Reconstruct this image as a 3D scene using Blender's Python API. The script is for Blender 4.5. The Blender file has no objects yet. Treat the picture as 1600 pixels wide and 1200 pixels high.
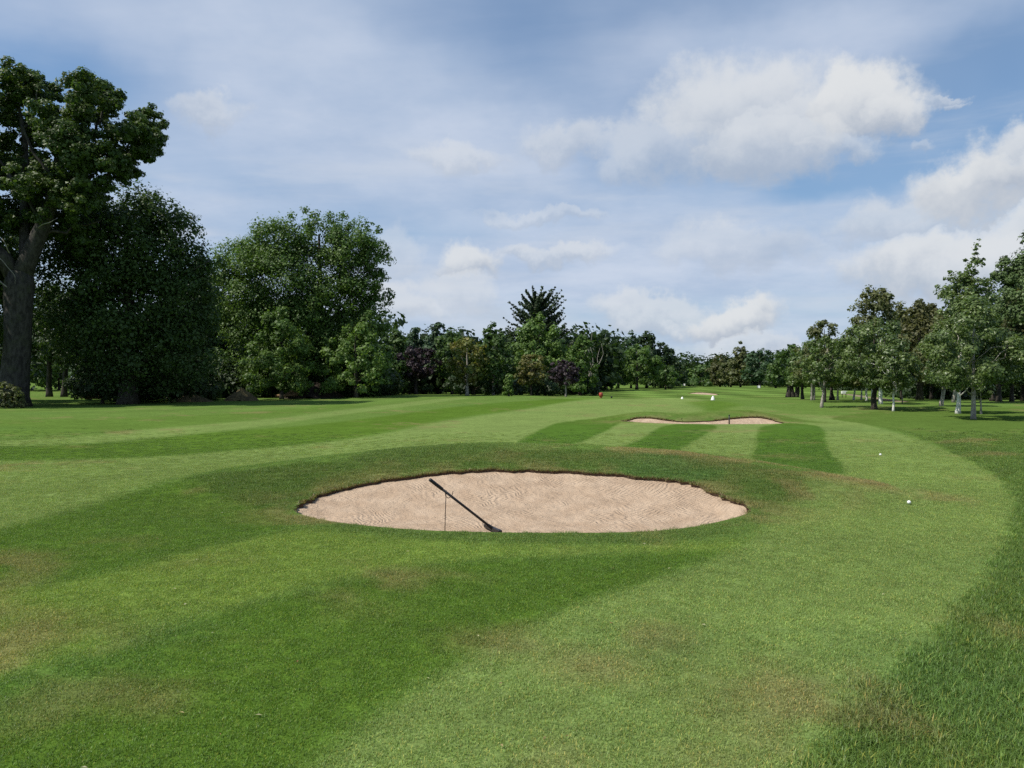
import bpy, math
import numpy as np
from mathutils import Vector, Matrix

# ------------------------------------------------------------------ camera, sky, sun, exposure
S = bpy.context.scene
COL = S.collection
CAM_H = 1.5
FPX = 1209.0
HORIZON = 592.0
cam_d = bpy.data.cameras.new('camera'); cam = bpy.data.objects.new('camera', cam_d); COL.objects.link(cam)
cam_d.sensor_width = 36.0; cam_d.lens = 36.0 * FPX / 1600.0
cam_d.clip_start = 0.05; cam_d.clip_end = 5000
PITCH = math.atan((600 - HORIZON) / FPX)
cam.location = (0, 0, CAM_H)
cam.rotation_euler = (math.pi / 2 - PITCH, 0, 0)
S.camera = cam

SUN_EL = math.radians(54)
SUN_V = Vector((-0.94, -0.30, 0)).normalized() * math.cos(SUN_EL) + Vector((0, 0, math.sin(SUN_EL)))
sun_d = bpy.data.lights.new('sun', 'SUN'); sun_d.energy = 4.0; sun_d.angle = math.radians(0.6)
sun_d.color = (1.0, 0.945, 0.86)
sun = bpy.data.objects.new('sun', sun_d); COL.objects.link(sun)
sun.rotation_euler = SUN_V.to_track_quat('Z', 'Y').to_euler(); sun.location = (-30, -20, 60)

S.view_settings.view_transform = 'Standard'; S.view_settings.look = 'None'
S.view_settings.exposure = 0.5; S.view_settings.gamma = 1.0; S.view_settings.use_curve_mapping = False
S.render.engine = 'CYCLES'
S.cycles.use_denoising = False; S.cycles.max_bounces = 5; S.cycles.diffuse_bounces = 3; S.cycles.glossy_bounces = 2; S.cycles.transmission_bounces = 3
S.cycles.caustics_reflective = False; S.cycles.caustics_refractive = False


class NT:
    """small helper to write node graphs"""
    def __init__(s, tree):
        s.t = tree; s.n = tree.nodes; s.l = tree.links
    def new(s, typ, **kw):
        n = s.n.new(typ)
        for k, v in kw.items(): setattr(n, k, v)
        return n
    def put(s, sock, v):
        if isinstance(v, bpy.types.NodeSocket): s.l.new(v, sock)
        elif v is not None: sock.default_value = v
    def math(s, op, a, b=None, c=None, clamp=False):
        n = s.new('ShaderNodeMath', operation=op, use_clamp=clamp)
        s.put(n.inputs[0], a); s.put(n.inputs[1], b); s.put(n.inputs[2], c)
        return n.outputs[0]
    def vec(s, op, a, b=None):
        n = s.new('ShaderNodeVectorMath', operation=op)
        s.put(n.inputs[0], a)
        if op == 'SCALE': s.put(n.inputs[3], b)
        else: s.put(n.inputs[1], b)
        return n.outputs['Value'] if op in ('DOT_PRODUCT', 'LENGTH', 'DISTANCE') else n.outputs[0]
    def noise(s, v, scale, detail=4, rough=0.55, color=False, dist=0.0):
        n = s.new('ShaderNodeTexNoise'); s.put(n.inputs['Vector'], v)
        n.inputs['Scale'].default_value = scale; n.inputs['Detail'].default_value = detail
        n.inputs['Roughness'].default_value = rough; n.inputs['Distortion'].default_value = dist
        return n.outputs['Color'] if color else n.outputs[0]
    def ramp(s, v, lo, hi, a=0.0, b=1.0):
        n = s.new('ShaderNodeMapRange', interpolation_type='SMOOTHSTEP')
        s.put(n.inputs[0], v)
        n.inputs[1].default_value = lo; n.inputs[2].default_value = hi
        n.inputs[3].default_value = a; n.inputs[4].default_value = b
        return n.outputs[0]
    def mix(s, f, a, b, blend='MIX'):
        n = s.new('ShaderNodeMix', data_type='RGBA', blend_type=blend)
        s.put(n.inputs[0], f)
        for i, v in ((6, a), (7, b)):
            if isinstance(v, tuple) and len(v) == 3: v = (*v, 1)
            s.put(n.inputs[i], v)
        return n.outputs[2]


world = bpy.data.worlds.new('World'); S.world = world; world.use_nodes = True
SKY_K = 0.085


def build_sky():
    w = NT(world.node_tree); w.n.clear()
    out = w.new('ShaderNodeOutputWorld'); bg = w.new('ShaderNodeBackground')
    sky = w.new('ShaderNodeTexSky', sky_type='NISHITA')
    sky.sun_disc = False; sky.sun_elevation = SUN_EL
    sky.sun_rotation = math.atan2(SUN_V.x, SUN_V.y)
    sky.air_density = 1.0; sky.dust_density = 0.6; sky.ozone_density = 1.6
    d = w.new('ShaderNodeTexCoord').outputs['Generated']
    sep = w.new('ShaderNodeSeparateXYZ'); w.put(sep.inputs[0], d)
    z = w.math('MAXIMUM', sep.outputs[2], 0.0)
    # (sky tint)
    # cirrus and haze veil on a flat layer high above
    zz = w.math('ADD', z, 0.16)
    cmb = w.new('ShaderNodeCombineXYZ')
    w.put(cmb.inputs[0], w.math('DIVIDE', sep.outputs[0], zz)); w.put(cmb.inputs[1], w.math('DIVIDE', sep.outputs[1], zz))
    P = cmb.outputs[0]
    mp = w.new('ShaderNodeMapping'); w.put(mp.inputs[0], P)
    mp.inputs['Rotation'].default_value = (0, 0, math.radians(-52)); mp.inputs['Scale'].default_value = (0.55, 1.15, 1)
    mp.inputs['Location'].default_value = (3.1, 1.7, 0)
    n1 = w.noise(mp.outputs[0], 0.75, 6, 0.55, dist=0.5)
    mp2 = w.new('ShaderNodeMapping'); w.put(mp2.inputs[0], P)
    mp2.inputs['Rotation'].default_value = (0, 0, math.radians(-70)); mp2.inputs['Scale'].default_value = (0.35, 1.6, 1)
    n2 = w.noise(mp2.outputs[0], 1.3, 7, 0.6, dist=0.9)
    low = w.ramp(z, 0.0, 0.50, 0.36, 0.0)
    v = w.math('ADD', w.math('MULTIPLY', n1, 0.85), w.math('MULTIPLY', n2, 0.38))
    v = w.math('ADD', v, low)
    base_dir = w.vec('ADD', d, w.vec('SCALE', w.vec('SUBTRACT', w.noise(d, 3.2, 5, 0.6, color=True), (0.5, 0.5, 0.5)), 0.16))
    fine = w.noise(d, 10.0, 8, 0.62)
    mid = w.noise(w.vec('ADD', d, (4.2, 1.1, 0.3)), 4.3, 6, 0.6)

    def blob(px, py, rx, ry, src):
        c = Vector(((px - 800) / FPX, 1, (HORIZON - py) / FPX)).normalized()
        t = Vector((c.y, -c.x, 0)).normalized(); u = t.cross(c) * -1
        if u.z < 0: u = -u
        a, b = rx / FPX * c.y, ry / FPX * c.y
        off = w.vec('SUBTRACT', src, tuple(c))
        X = w.vec('DOT_PRODUCT', off, tuple(t / a)); Y = w.vec('DOT_PRODUCT', off, tuple(u / b))
        r2 = w.math('ADD', w.math('MULTIPLY', X, X), w.math('MULTIPLY', Y, Y))
        return w.math('SUBTRACT', 1.0, w.math('SQRT', r2)), Y
    # broad veils (centre, half sizes) and the clear blue gaps between them
    def soft(lst, k):
        acc = None
        for (px, py, rx, ry, g) in lst:
            e, _ = blob(px, py, rx, ry, base_dir)
            e = w.math('MULTIPLY', w.ramp(e, 0.0, 0.9), g * k)
            acc = e if acc is None else w.math('ADD', acc, e)
        return acc
    veils = soft([(430, 110, 460, 190, .34), (760, 260, 420, 130, .36), (1230, 60, 330, 110, .30),
                  (1000, 400, 520, 130, .30), (300, 330, 330, 90, .20)], 1.0)
    gaps = soft([(80, 110, 330, 130, .40), (850, 70, 190, 130, .13), (1520, 150, 260, 170, .62), (1330, 290, 170, 45, .35),
                 (640, 60, 130, 60, .10)], 1.0)
    v = w.math('SUBTRACT', w.math('ADD', v, veils), gaps)
    veil = w.ramp(v, 0.36, 1.22, 0.0, 1.0)
    skyc = w.vec('SCALE', sky.outputs[0], SKY_K)
    skyc = w.mix(1.0, skyc, (0.90, 1.22, 1.42), 'MULTIPLY')
    skyc = w.mix(w.ramp(w.noise(d, 2.1, 4, .55), .25, .75, .05, .45), skyc, (.40, .52, .70))
    skyc = w.mix(w.ramp(z, 0.0, 0.22, 0.55, 0.0), skyc, (0.47, 0.56, 0.69))
    c_veil = w.mix(w.ramp(w.noise(P, 1.7, 5, 0.6), 0.3, 0.7), (0.44, 0.54, 0.71), (0.60, 0.67, 0.80))
    res = w.mix(w.math('MULTIPLY', veil, 0.93), skyc, c_veil)
    # thin streaks low down
    streak_map = w.new('ShaderNodeMapping'); w.put(streak_map.inputs[0], d); streak_map.inputs['Scale'].default_value = (2.2, 2.2, 15)
    st = w.noise(streak_map.outputs[0], 1.5, 6, 0.55)
    res = w.mix(w.math('MULTIPLY', w.ramp(st, 0.50, 0.72), w.ramp(z, 0.42, 0.16, 0, 0.55)), res, (0.60, 0.655, 0.745))
    # cumulus: (x, y, rx, ry, density, wispy)
    cums = [(1150, 175, 150, 96, .78), (1240, 190, 110, 70, .8), (1330, 160, 112, 62, 1.0), (1390, 170, 60, 40, .9), (1455, 150, 34, 14, .55), (1478, 158, 18, 9, .5), (1440, 220, 22, 12, .3), (1200, 225, 130, 62, .75), (1060, 235, 130, 55, .5), (1290, 235, 70, 26, .55),
            (1530, 285, 125, 62, 1.0), (1600, 250, 90, 60, .9), (1440, 330, 190, 45, .55), (1480, 400, 150, 55, .85), (1610, 370, 90, 60, .8),
            (320, 165, 60, 32, .5), (742, 415, 56, 36, .85), (725, 465, 60, 40, .45), (640, 400, 34, 50, .3), (640, 480, 60, 34, .5),
            (1125, 505, 85, 34, .95), (1030, 492, 110, 34, .6), (890, 225, 95, 36, .5), (725, 248, 85, 24, .40),
            (1150, 385, 130, 42, .38), (870, 398, 120, 18, .5), (860, 335, 130, 13, .35), (1170, 545, 120, 24, .5), (980, 255, 60, 30, .4)]
    hi = w.vec('SUBTRACT', w.noise(d, 8.5, 7, 0.6, color=True), (0.5, 0.5, 0.5))
    hi2 = w.vec('SUBTRACT', w.noise(d, 26., 6, 0.62, color=True), (0.5, 0.5, 0.5))
    cd = w.vec('ADD', w.vec('ADD', d, w.vec('SCALE', hi, 0.115)), w.vec('SCALE', hi2, 0.040))
    best = None; top = None
    for (px, py, rx, ry, g) in cums:
        e, Y = blob(px, py, rx * 1.18, ry * 1.18, cd)
        e2 = w.math('MULTIPLY', w.ramp(w.math('ADD', e, w.math('MULTIPLY', w.math('SUBTRACT', fine, 0.5), 1.25)), 0.02, 0.52), g)
        sh = w.math('MULTIPLY', e2, w.ramp(Y, -0.9, 0.55, 0.0, 1.0))
        best = e2 if best is None else w.math('MAXIMUM', best, e2)
        top = sh if top is None else w.math('MAXIMUM', top, sh)
    lit = w.math('DIVIDE', top, w.math('MAXIMUM', best, 0.05))
    lit = w.math('ADD', lit, w.math('ADD', w.math('MULTIPLY', w.math('SUBTRACT', mid, 0.5), 1.7), w.math('MULTIPLY', w.math('SUBTRACT', fine, 0.5), .9)))
    ccol = w.mix(w.ramp(lit, -0.1, 1.05), (0.42, 0.475, 0.565), (0.76, 0.775, 0.785))
    res = w.mix(w.math('MULTIPLY', best, 0.93), res, ccol)
    w.put(bg.inputs[0], w.vec('SCALE', res, 7.07)); bg.inputs[1].default_value = 0.1
    w.l.new(bg.outputs[0], out.inputs[0])


build_sky()

# ------------------------------------------------------------------ helpers
rng = np.random.default_rng(7)


def sm(x, a, b):
    t = np.clip((x - a) / (b - a), 0, 1); return t * t * (3 - 2 * t)


_perm = np.random.default_rng(3).random((256, 256))


def vnoise(x, y, s=1.0, seed=0):
    x = np.asarray(x) * s + seed * 17.3; y = np.asarray(y) * s + seed * 9.7
    xi = np.floor(x).astype(int); yi = np.floor(y).astype(int)
    fx = x - xi; fy = y - yi; fx = fx * fx * (3 - 2 * fx); fy = fy * fy * (3 - 2 * fy)
    g = lambda a, b: _perm[a & 255, b & 255]
    return (g(xi, yi) * (1 - fx) + g(xi + 1, yi) * fx) * (1 - fy) + (g(xi, yi + 1) * (1 - fx) + g(xi + 1, yi + 1) * fx) * fy


def fbm(x, y, s, seed=0, o=4):
    a = 0; amp = .5; tot = 0
    for i in range(o):
        a = a + amp * vnoise(x, y, s, seed + i * 3); tot += amp; amp *= .5; s *= 2.03
    return a / tot


def hump(y, y0, yc, y1):
    f = np.where(y < yc, (y - y0) / (yc - y0), (y1 - y) / (y1 - yc))
    f = np.clip(f, 0, 1); return .5 - .5 * np.cos(np.pi * f)


def H(x, y):
    """height of the turf, metres"""
    x = np.asarray(x, float); y = np.asarray(y, float)
    A = np.interp(x, [-6.5, -5, -3.9, -3.0, -1.7, -.4, 1.2, 2.6, 3.7, 4.8, 6, 7], [0, .06, .17, .27, .38, .44, .42, .37, .26, .10, .02, 0])
    yc = 12.5 - .085 * np.clip(np.abs(x), 0, 5) ** 2
    z = A * hump(y, 8.7, yc, yc + 3.6)
    A2 = np.interp(x, [2.2, 3.4, 4.3, 5, 5.9, 6.6, 7.3, 8.3, 8.9, 9.5, 10.4, 11.4], [0, .10, .25, .33, .29, .31, .36, .38, .36, .25, .07, 0])
    z = z + A2 * hump(y, 25.2, 28.6, 33)
    A3 = np.interp(x, [15.5, 17, 18.4, 19.8, 21.3], [0, .22, .26, .15, 0])
    z = z + A3 * hump(y, 72.5, 79, 90)
    far = sm(y, 18, 42)
    z = z + far * (.07 * np.sin(y / 7.5 + x / 13.0) + .05 * np.sin(x / 5.5 - y / 16.0) + .16 * (fbm(x, y, .06, 5) - .5))
    z = z + .035 * (fbm(x, y, .35, 8, 2) - .5) * sm(y, 3, 9)
    z = z + .5 * sm(y, 120, 300) 
    return z


def W(px, py, lift=0.0):
    """point of the turf seen at a pixel of the 1600 x 1200 photograph"""
    dx = (px - 800) / FPX; dz = (HORIZON - py) / FPX
    ys = np.geomspace(2.0, 900, 5000)
    f = (CAM_H + dz * ys) - (H(dx * ys, ys) + lift)
    k = np.argmax(f < 0)
    if f[k] >= 0: k = len(ys) - 1
    if k == 0: k = 1
    t = f[k - 1] / (f[k - 1] - f[k] + 1e-12)
    y = ys[k - 1] + (ys[k] - ys[k - 1]) * t
    return np.array([dx * y, y])


def Wd(px, D):
    x = (px - 800) / FPX * D
    return np.array([x, D])


def smooth_poly(pts, n, closed=True):
    pts = np.array(pts, float); m = len(pts)
    out = []
    segs = m if closed else m - 1
    per = max(2, n // segs)
    for i in range(segs):
        p0, p1, p2, p3 = (pts[(i - 1) % m], pts[i], pts[(i + 1) % m], pts[(i + 2) % m])
        if not closed:
            p0 = pts[max(i - 1, 0)]; p3 = pts[min(i + 2, m - 1)]
        for k in range(per):
            t = k / per
            out.append(.5 * ((2 * p1) + (-p0 + p2) * t + (2 * p0 - 5 * p1 + 4 * p2 - p3) * t * t + (-p0 + 3 * p1 - 3 * p2 + p3) * t ** 3))
    if not closed: out.append(pts[-1])
    return np.array(out)


def sdist(P, poly):
    """signed distance to polygon, positive inside. P (N,2)"""
    N = len(P); out = np.full(N, -1e3)
    lo = poly.min(0) - 3; hi = poly.max(0) + 3
    sel = np.where((P[:, 0] > lo[0]) & (P[:, 0] < hi[0]) & (P[:, 1] > lo[1]) & (P[:, 1] < hi[1]))[0]
    if not len(sel): return out
    q = P[sel]; best = np.full(len(sel), 1e9); ins = np.zeros(len(sel), bool)
    for i in range(len(poly)):
        a = poly[i]; b = poly[(i + 1) % len(poly)]; ab = b - a
        t = np.clip(((q - a) @ ab) / (ab @ ab + 1e-12), 0, 1)
        dd = q - (a + t[:, None] * ab)
        best = np.minimum(best, (dd ** 2).sum(1))
        c = ((a[1] > q[:, 1]) != (b[1] > q[:, 1]))
        xx = (b[0] - a[0]) * (q[:, 1] - a[1]) / (b[1] - a[1] + 1e-15) + a[0]
        ins ^= c & (q[:, 0] < xx)
    d = np.sqrt(best); out[sel] = np.where(ins, d, -d)
    return out


def mesh_np(name, V, F, mats, smooth=True, cols=None, matidx=None):
    """V (n,3); F (m,k) int array"""
    me = bpy.data.meshes.new(name)
    V = np.ascontiguousarray(V, np.float32); F = np.asarray(F, np.int32)
    me.vertices.add(len(V)); me.vertices.foreach_set('co', V.ravel())
    k = F.shape[1]
    me.loops.add(F.size); me.loops.foreach_set('vertex_index', F.ravel())
    me.polygons.add(len(F)); me.polygons.foreach_set('loop_start', np.arange(0, F.size, k, dtype=np.int32))
    if matidx is not None: me.polygons.foreach_set('material_index', np.asarray(matidx, np.int32))
    for m in (mats if isinstance(mats, (list, tuple)) else [mats]): me.materials.append(m)
    me.update(calc_edges=True)
    me.polygons.foreach_set('use_smooth', np.full(len(F), smooth))
    if cols is not None:
        at = me.color_attributes.new('tint', 'FLOAT_COLOR', 'POINT')
        c = np.ones((len(V), 4), np.float32); c[:, :3] = cols
        at.data.foreach_set('color', c.ravel())
    return me


def link(name, me, parent=None, **props):
    o = bpy.data.objects.new(name, me); COL.objects.link(o)
    if parent is not None: o.parent = parent
    for k, v in props.items(): o[k] = v
    return o


def empty(name, loc, label, cat, group=None):
    o = bpy.data.objects.new(name, None); COL.objects.link(o); o.location = loc
    o.empty_display_size = .3
    o['label'] = label; o['category'] = cat
    if group: o['group'] = group
    return o


class MB:
    """collects tubes, boxes and lathes into one mesh"""
    def __init__(s): s.v = []; s.f = []; s.m = []
    def add(s, V, F, mi=0):
        o = len(s.v); s.v += [tuple(map(float, p)) for p in V]
        s.f += [tuple(int(i) + o for i in f) for f in F]; s.m += [mi] * len(F)
    def tube(s, pts, rad, n=8, mi=0, cap=True):
        pts = [Vector(p) for p in pts]; V = []; F = []
        if not hasattr(rad, '__len__'): rad = [rad] * len(pts)
        up = None
        for i, p in enumerate(pts):
            d = (pts[min(i + 1, len(pts) - 1)] - pts[max(i - 1, 0)]).normalized()
            if up is None:
                up = d.orthogonal().normalized()
            up = (up - d * up.dot(d)).normalized(); sd = d.cross(up)
            for k in range(n):
                a = 2 * math.pi * k / n
                V.append(p + (up * math.cos(a) + sd * math.sin(a)) * rad[i])
        for i in range(len(pts) - 1):
            for k in range(n):
                F.append((i * n + k, i * n + (k + 1) % n, (i + 1) * n + (k + 1) % n, (i + 1) * n + k))
        if cap:
            F.append(tuple(range(n))[::-1]); F.append(tuple(range((len(pts) - 1) * n, len(pts) * n)))
        s.add(V, F, mi)
    def box(s, c, ax, ay, az, mi=0):
        c = Vector(c); ax, ay, az = Vector(ax), Vector(ay), Vector(az)
        V = [c + ax * i + ay * j + az * k for i in (-1, 1) for j in (-1, 1) for k in (-1, 1)]
        s.add(V, [(0, 1, 3, 2), (4, 6, 7, 5), (0, 4, 5, 1), (2, 3, 7, 6), (0, 2, 6, 4), (1, 5, 7, 3)], mi)
    def mesh(s, name, mats, smooth=True, bevel=0):
        me = bpy.data.meshes.new(name); me.from_pydata(s.v, [], s.f); me.update()
        for m in (mats if isinstance(mats, (list, tuple)) else [mats]): me.materials.append(m)
        me.polygons.foreach_set('material_index', s.m)
        me.polygons.foreach_set('use_smooth', [smooth] * len(s.f))
        return me


# ------------------------------------------------------------------ materials
def new_mat(name):
    m = bpy.data.materials.new(name); m.use_nodes = True
    t = NT(m.node_tree); t.n.clear()
    out = t.new('ShaderNodeOutputMaterial'); b = t.new('ShaderNodeBsdfPrincipled')
    t.l.new(b.outputs[0], out.inputs[0])
    b.inputs['Specular IOR Level'].default_value = .3
    return m, t, b, out


def turf_material():
    m, t, b, out = new_mat('turf')
    pos = t.new('ShaderNodeNewGeometry').outputs['Position']
    at = t.new('ShaderNodeAttribute', attribute_name='tint')
    flat = t.vec('MULTIPLY', pos, (1, 1, 0))
    n1 = t.noise(flat, 260, 2, .6); n2 = t.noise(flat, 45, 4, .65); n3 = t.noise(flat, 7, 4, .6); n4 = t.noise(flat, 1.6, 4, .6)
    f = t.math('MULTIPLY', t.ramp(n1, .3, .7, .72, 1.28), t.ramp(n2, .28, .72, .70, 1.3))
    f = t.math('MULTIPLY', f, t.ramp(n3, .3, .7, .86, 1.14))
    f = t.math('MULTIPLY', f, t.ramp(n4, .3, .7, .92, 1.08))
    col = t.vec('SCALE', at.outputs['Color'], t.math('MULTIPLY', f, .84))
    yel = t.noise(t.vec('ADD', flat, (31., 7., 0.)), 30, 3, .6)
    col = t.mix(t.ramp(yel, .52, .80, 0, .40), col, t.mix(1.0, col, (1.45, 1.08, .95), 'MULTIPLY'))
    t.put(b.inputs['Base Color'], col); b.inputs['Roughness'].default_value = .9
    b.inputs['Specular IOR Level'].default_value = 0.0
    bump = t.new('ShaderNodeBump'); bump.inputs['Strength'].default_value = .6; bump.inputs['Distance'].default_value = .014
    hsum = t.math('ADD', t.math('MULTIPLY', n2, .8), t.math('ADD', t.math('MULTIPLY', n1, .35), t.math('MULTIPLY', n3, .35)))
    t.put(bump.inputs['Height'], hsum); t.put(b.inputs['Normal'], bump.outputs[0])
    return m


def leafy(name, src='GEOMETRY', attr='tint', trans=.38, rough=.5, spec=.35, gain=1.0):
    m, t, b, out = new_mat(name)
    at = t.new('ShaderNodeAttribute', attribute_name=attr, attribute_type=src)
    col = at.outputs['Color'] if gain == 1.0 else t.vec('SCALE', at.outputs['Color'], gain)
    if src == 'INSTANCER':
        own = t.new('ShaderNodeAttribute', attribute_name='tint')
        col = t.mix(1.0, col, own.outputs['Color'], 'MULTIPLY')
    t.put(b.inputs['Base Color'], col); b.inputs['Roughness'].default_value = rough
    b.inputs['Specular IOR Level'].default_value = spec
    tr = t.new('ShaderNodeBsdfTranslucent'); t.put(tr.inputs[0], t.mix(1.0, col, (1.25, 1.35, .65), 'MULTIPLY'))
    mx = t.new('ShaderNodeMixShader'); mx.inputs[0].default_value = trans
    t.l.new(b.outputs[0], mx.inputs[1]); t.l.new(tr.outputs[0], mx.inputs[2]); t.l.new(mx.outputs[0], out.inputs[0])
    return m


def bark_material(name, c1, c2, scale, stretch=(1, 1, .25), bumpd=.03, bands=None):
    m, t, b, out = new_mat(name)
    co = t.new('ShaderNodeTexCoord').outputs['Object']
    v = t.vec('MULTIPLY', co, stretch)
    n = t.noise(v, scale, 6, .65); n2 = t.noise(co, scale * .25, 4, .6)
    col = t.mix(t.ramp(n, .35, .65), c1, c2)
    col = t.mix(t.ramp(n2, .45, .75, 0, .5), col, (.05, .06, .025))
    if bands:
        bn = t.noise(t.vec('MULTIPLY', co, (.5, .5, 4.5)), 3.2, 5, .7)
        col = t.mix(t.ramp(bn, .56, .66, 0, .9), col, bands)
    t.put(b.inputs['Base Color'], col); b.inputs['Roughness'].default_value = .85
    bump = t.new('ShaderNodeBump'); bump.inputs['Strength'].default_value = .8; bump.inputs['Distance'].default_value = bumpd
    t.put(bump.inputs['Height'], n); t.put(b.inputs['Normal'], bump.outputs[0])
    return m


def sand_material():
    m, t, b, out = new_mat('sand')
    pos = t.new('ShaderNodeNewGeometry').outputs['Position']
    flat = t.vec('MULTIPLY', pos, (1, 1, 0))
    n1 = t.noise(flat, 900, 2, .6); n2 = t.noise(flat, 70, 4, .6); n3 = t.noise(flat, 3.0, 4, .55)
    col = t.mix(t.ramp(n3, .3, .7), (.375, .272, .184), (.46, .348, .245))
    col = t.mix(t.ramp(n2, .45, .8, 0, .35), col, (.34, .235, .155))
    col = t.vec('SCALE', col, t.ramp(n1, .25, .75, .74, 1.26))
    spk = t.noise(t.vec('ADD', flat, (5., 3., 0.)), 95, 2, .5)
    col = t.mix(t.ramp(spk, .76, .80, 0, .8), col, (.12, .08, .05))
    t.put(b.inputs['Base Color'], col); b.inputs['Roughness'].default_value = .9; b.inputs['Specular IOR Level'].default_value = .15
    # rake marks: fine parallel grooves swept in arcs
    warp = t.vec('SCALE', t.vec('SUBTRACT', t.noise(flat, 1.1, 3, .5, color=True), (.5, .5, .5)), .55)
    wv = t.new('ShaderNodeTexWave', wave_type='RINGS', rings_direction='Z', wave_profile='SIN')
    t.put(wv.inputs['Vector'], t.vec('ADD', t.vec('SUBTRACT', flat, (-1.4, 13.2, 0)), warp))
    wv.inputs['Scale'].default_value = 6.5; wv.inputs['Distortion'].default_value = 1.2
    wv.inputs['Detail'].default_value = 3; wv.inputs['Detail Scale'].default_value = 1.5
    on = t.ramp(t.noise(t.vec('ADD', flat, (2., 9., 0.)), 1.9, 3, .5), .36, .60, 0.12, .8)
    hh = t.math('MULTIPLY', wv.outputs[1], on)
    w2 = t.new('ShaderNodeTexWave', wave_type='BANDS', bands_direction='DIAGONAL', wave_profile='SIN')
    t.put(w2.inputs['Vector'], t.vec('ADD', flat, t.vec('SCALE', warp, 1.6))); w2.inputs['Scale'].default_value = 7.5
    w2.inputs['Distortion'].default_value = 2.0; w2.inputs['Detail'].default_value = 3
    on2 = t.ramp(t.noise(t.vec('ADD', flat, (7., 1., 0.)), 1.4, 3, .5), .44, .60, 0, .7)
    hh = t.math('ADD', hh, t.math('MULTIPLY', w2.outputs[1], on2))
    foot = t.noise(t.vec('ADD', flat, (9., 2., 0.)), 9, 3, .55)
    hh = t.math('ADD', t.math('MULTIPLY', hh, .5), t.math('ADD', t.math('MULTIPLY', foot, 1.6), t.math('MULTIPLY', n2, .6)))
    bump = t.new('ShaderNodeBump'); bump.inputs['Strength'].default_value = 1.0; bump.inputs['Distance'].default_value = .026
    t.put(bump.inputs['Height'], hh); t.put(b.inputs['Normal'], bump.outputs[0])
    return m


def simple(name, col, rough=.6, spec=.3, var=.25, scale=20, bump=0.0, col2=None, coords='Object'):
    m, t, b, out = new_mat(name)
    co = t.new('ShaderNodeTexCoord').outputs[coords]
    n = t.noise(co, scale, 5, .6)
    c2 = col2 or tuple(c * (1 - var) for c in col)
    t.put(b.inputs['Base Color'], t.mix(t.ramp(n, .3, .7), col, c2))
    b.inputs['Roughness'].default_value = rough; b.inputs['Specular IOR Level'].default_value = spec
    if bump:
        bp = t.new('ShaderNodeBump'); bp.inputs['Distance'].default_value = bump; t.put(bp.inputs['Height'], n)
        t.put(b.inputs['Normal'], bp.outputs[0])
    return m


M_TURF = turf_material()
M_BLADE = leafy('grass_blade', 'INSTANCER', trans=.30, rough=.45, spec=.3)
M_LEAF = leafy('leaf', trans=.34, rough=.5, spec=.30, gain=1.12)
M_GLINT = leafy('glossy_leaf', trans=.32, rough=.42, spec=.5, gain=1.25)
M_NEEDLE = leafy('needle_leaf', trans=.12, rough=.55, spec=.3)
M_SAND = sand_material()
M_SOIL = simple('soil', (.10, .065, .045), .95, .1, scale=14, bump=.03, col2=(.07, .045, .028))
M_BARK = bark_material('oak_bark', (.017, .015, .013), (.058, .053, .046), 6, (1, 1, .45))
M_BARK_D = bark_material('dark_bark', (.018, .014, .011), (.07, .06, .048), 7)
M_BIRCH = bark_material('birch_bark', (.52, .51, .47), (.76, .75, .70), 9, (1, 1, 1), .008, (.09, .08, .07))
M_BIRCH_G = bark_material('grey_birch_bark', (.20, .18, .15), (.38, .35, .30), 8, (1, 1, 1), .012, (.07, .06, .05))
M_DEAD = bark_material('bare_wood', (.16, .145, .12), (.30, .28, .24), 10, (1, 1, .4), .01)
M_BLACK = simple('black_rubber', (.012, .012, .014), .45, .4, scale=30)
M_IRON = simple('rusty_iron', (.045, .025, .018), .6, .4, scale=60, col2=(.02, .015, .012))
M_WHITE = simple('white_plastic', (.80, .80, .77), .35, .5, var=.06)
M_RED = simple('red_paint', (.42, .07, .04), .45, .4, var=.3)
M_HEAP = simple('heap_soil', (.050, .036, .028), .95, .1, scale=1.5, bump=.12, col2=(.026, .021, .017))
M_PATH = simple('gravel_path', (.24, .19, .13), .95, .1, scale=3, col2=(.15, .13, .07))
M_WOOD = simple('weathered_timber', (.30, .26, .2), .85, .1, scale=12, col2=(.17, .14, .1))
M_CUT = simple('cut_wood', (.22, .14, .07), .85, .1, scale=9, col2=(.10, .065, .035))
M_BANK = simple('straw_earth', (.14, .115, .055), .95, .1, scale=2.5, col2=(.06, .05, .03), bump=.05)

# ------------------------------------------------------------------ outlines of bunkers and mown bands (pixels -> turf)
B1_PX = [(459, 799), (478, 807), (515, 815), (570, 822), (640, 828), (720, 831.5), (800, 833), (880, 833.5), (960, 833), (1030, 830),
         (1090, 823), (1140, 812), (1166, 804), (1174, 799), (1171, 793), (1150, 784), (1120, 773), (1084, 757), (1045, 750.5), (1000, 746), (940, 740),
         (880, 737), (820, 735), (760, 735), (705, 738), (650, 744), (595, 752), (545, 762), (508, 772), (480, 783), (463, 792)]
B2_PX = [(976, 658.5), (1010, 660.5), (1046, 662), (1080, 662.6), (1125, 663), (1170, 662.8), (1205, 662.4), (1226, 661.2), (1213, 658), (1199, 653.8), (1186, 652),
         (1165, 652.2), (1147, 653.6), (1132, 655.2), (1114, 657.2), (1093, 658.2), (1073, 658.8), (1057, 658.0), (1040, 656.2), (1026, 654.2), (1013, 652.8),
         (998, 653), (987, 655)]
B3_PX = [(1077, 614.6), (1090, 616), (1105, 616.9), (1118, 617.4), (1124, 616.9), (1115, 615), (1102, 613.6), (1088, 613.4)]


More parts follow.
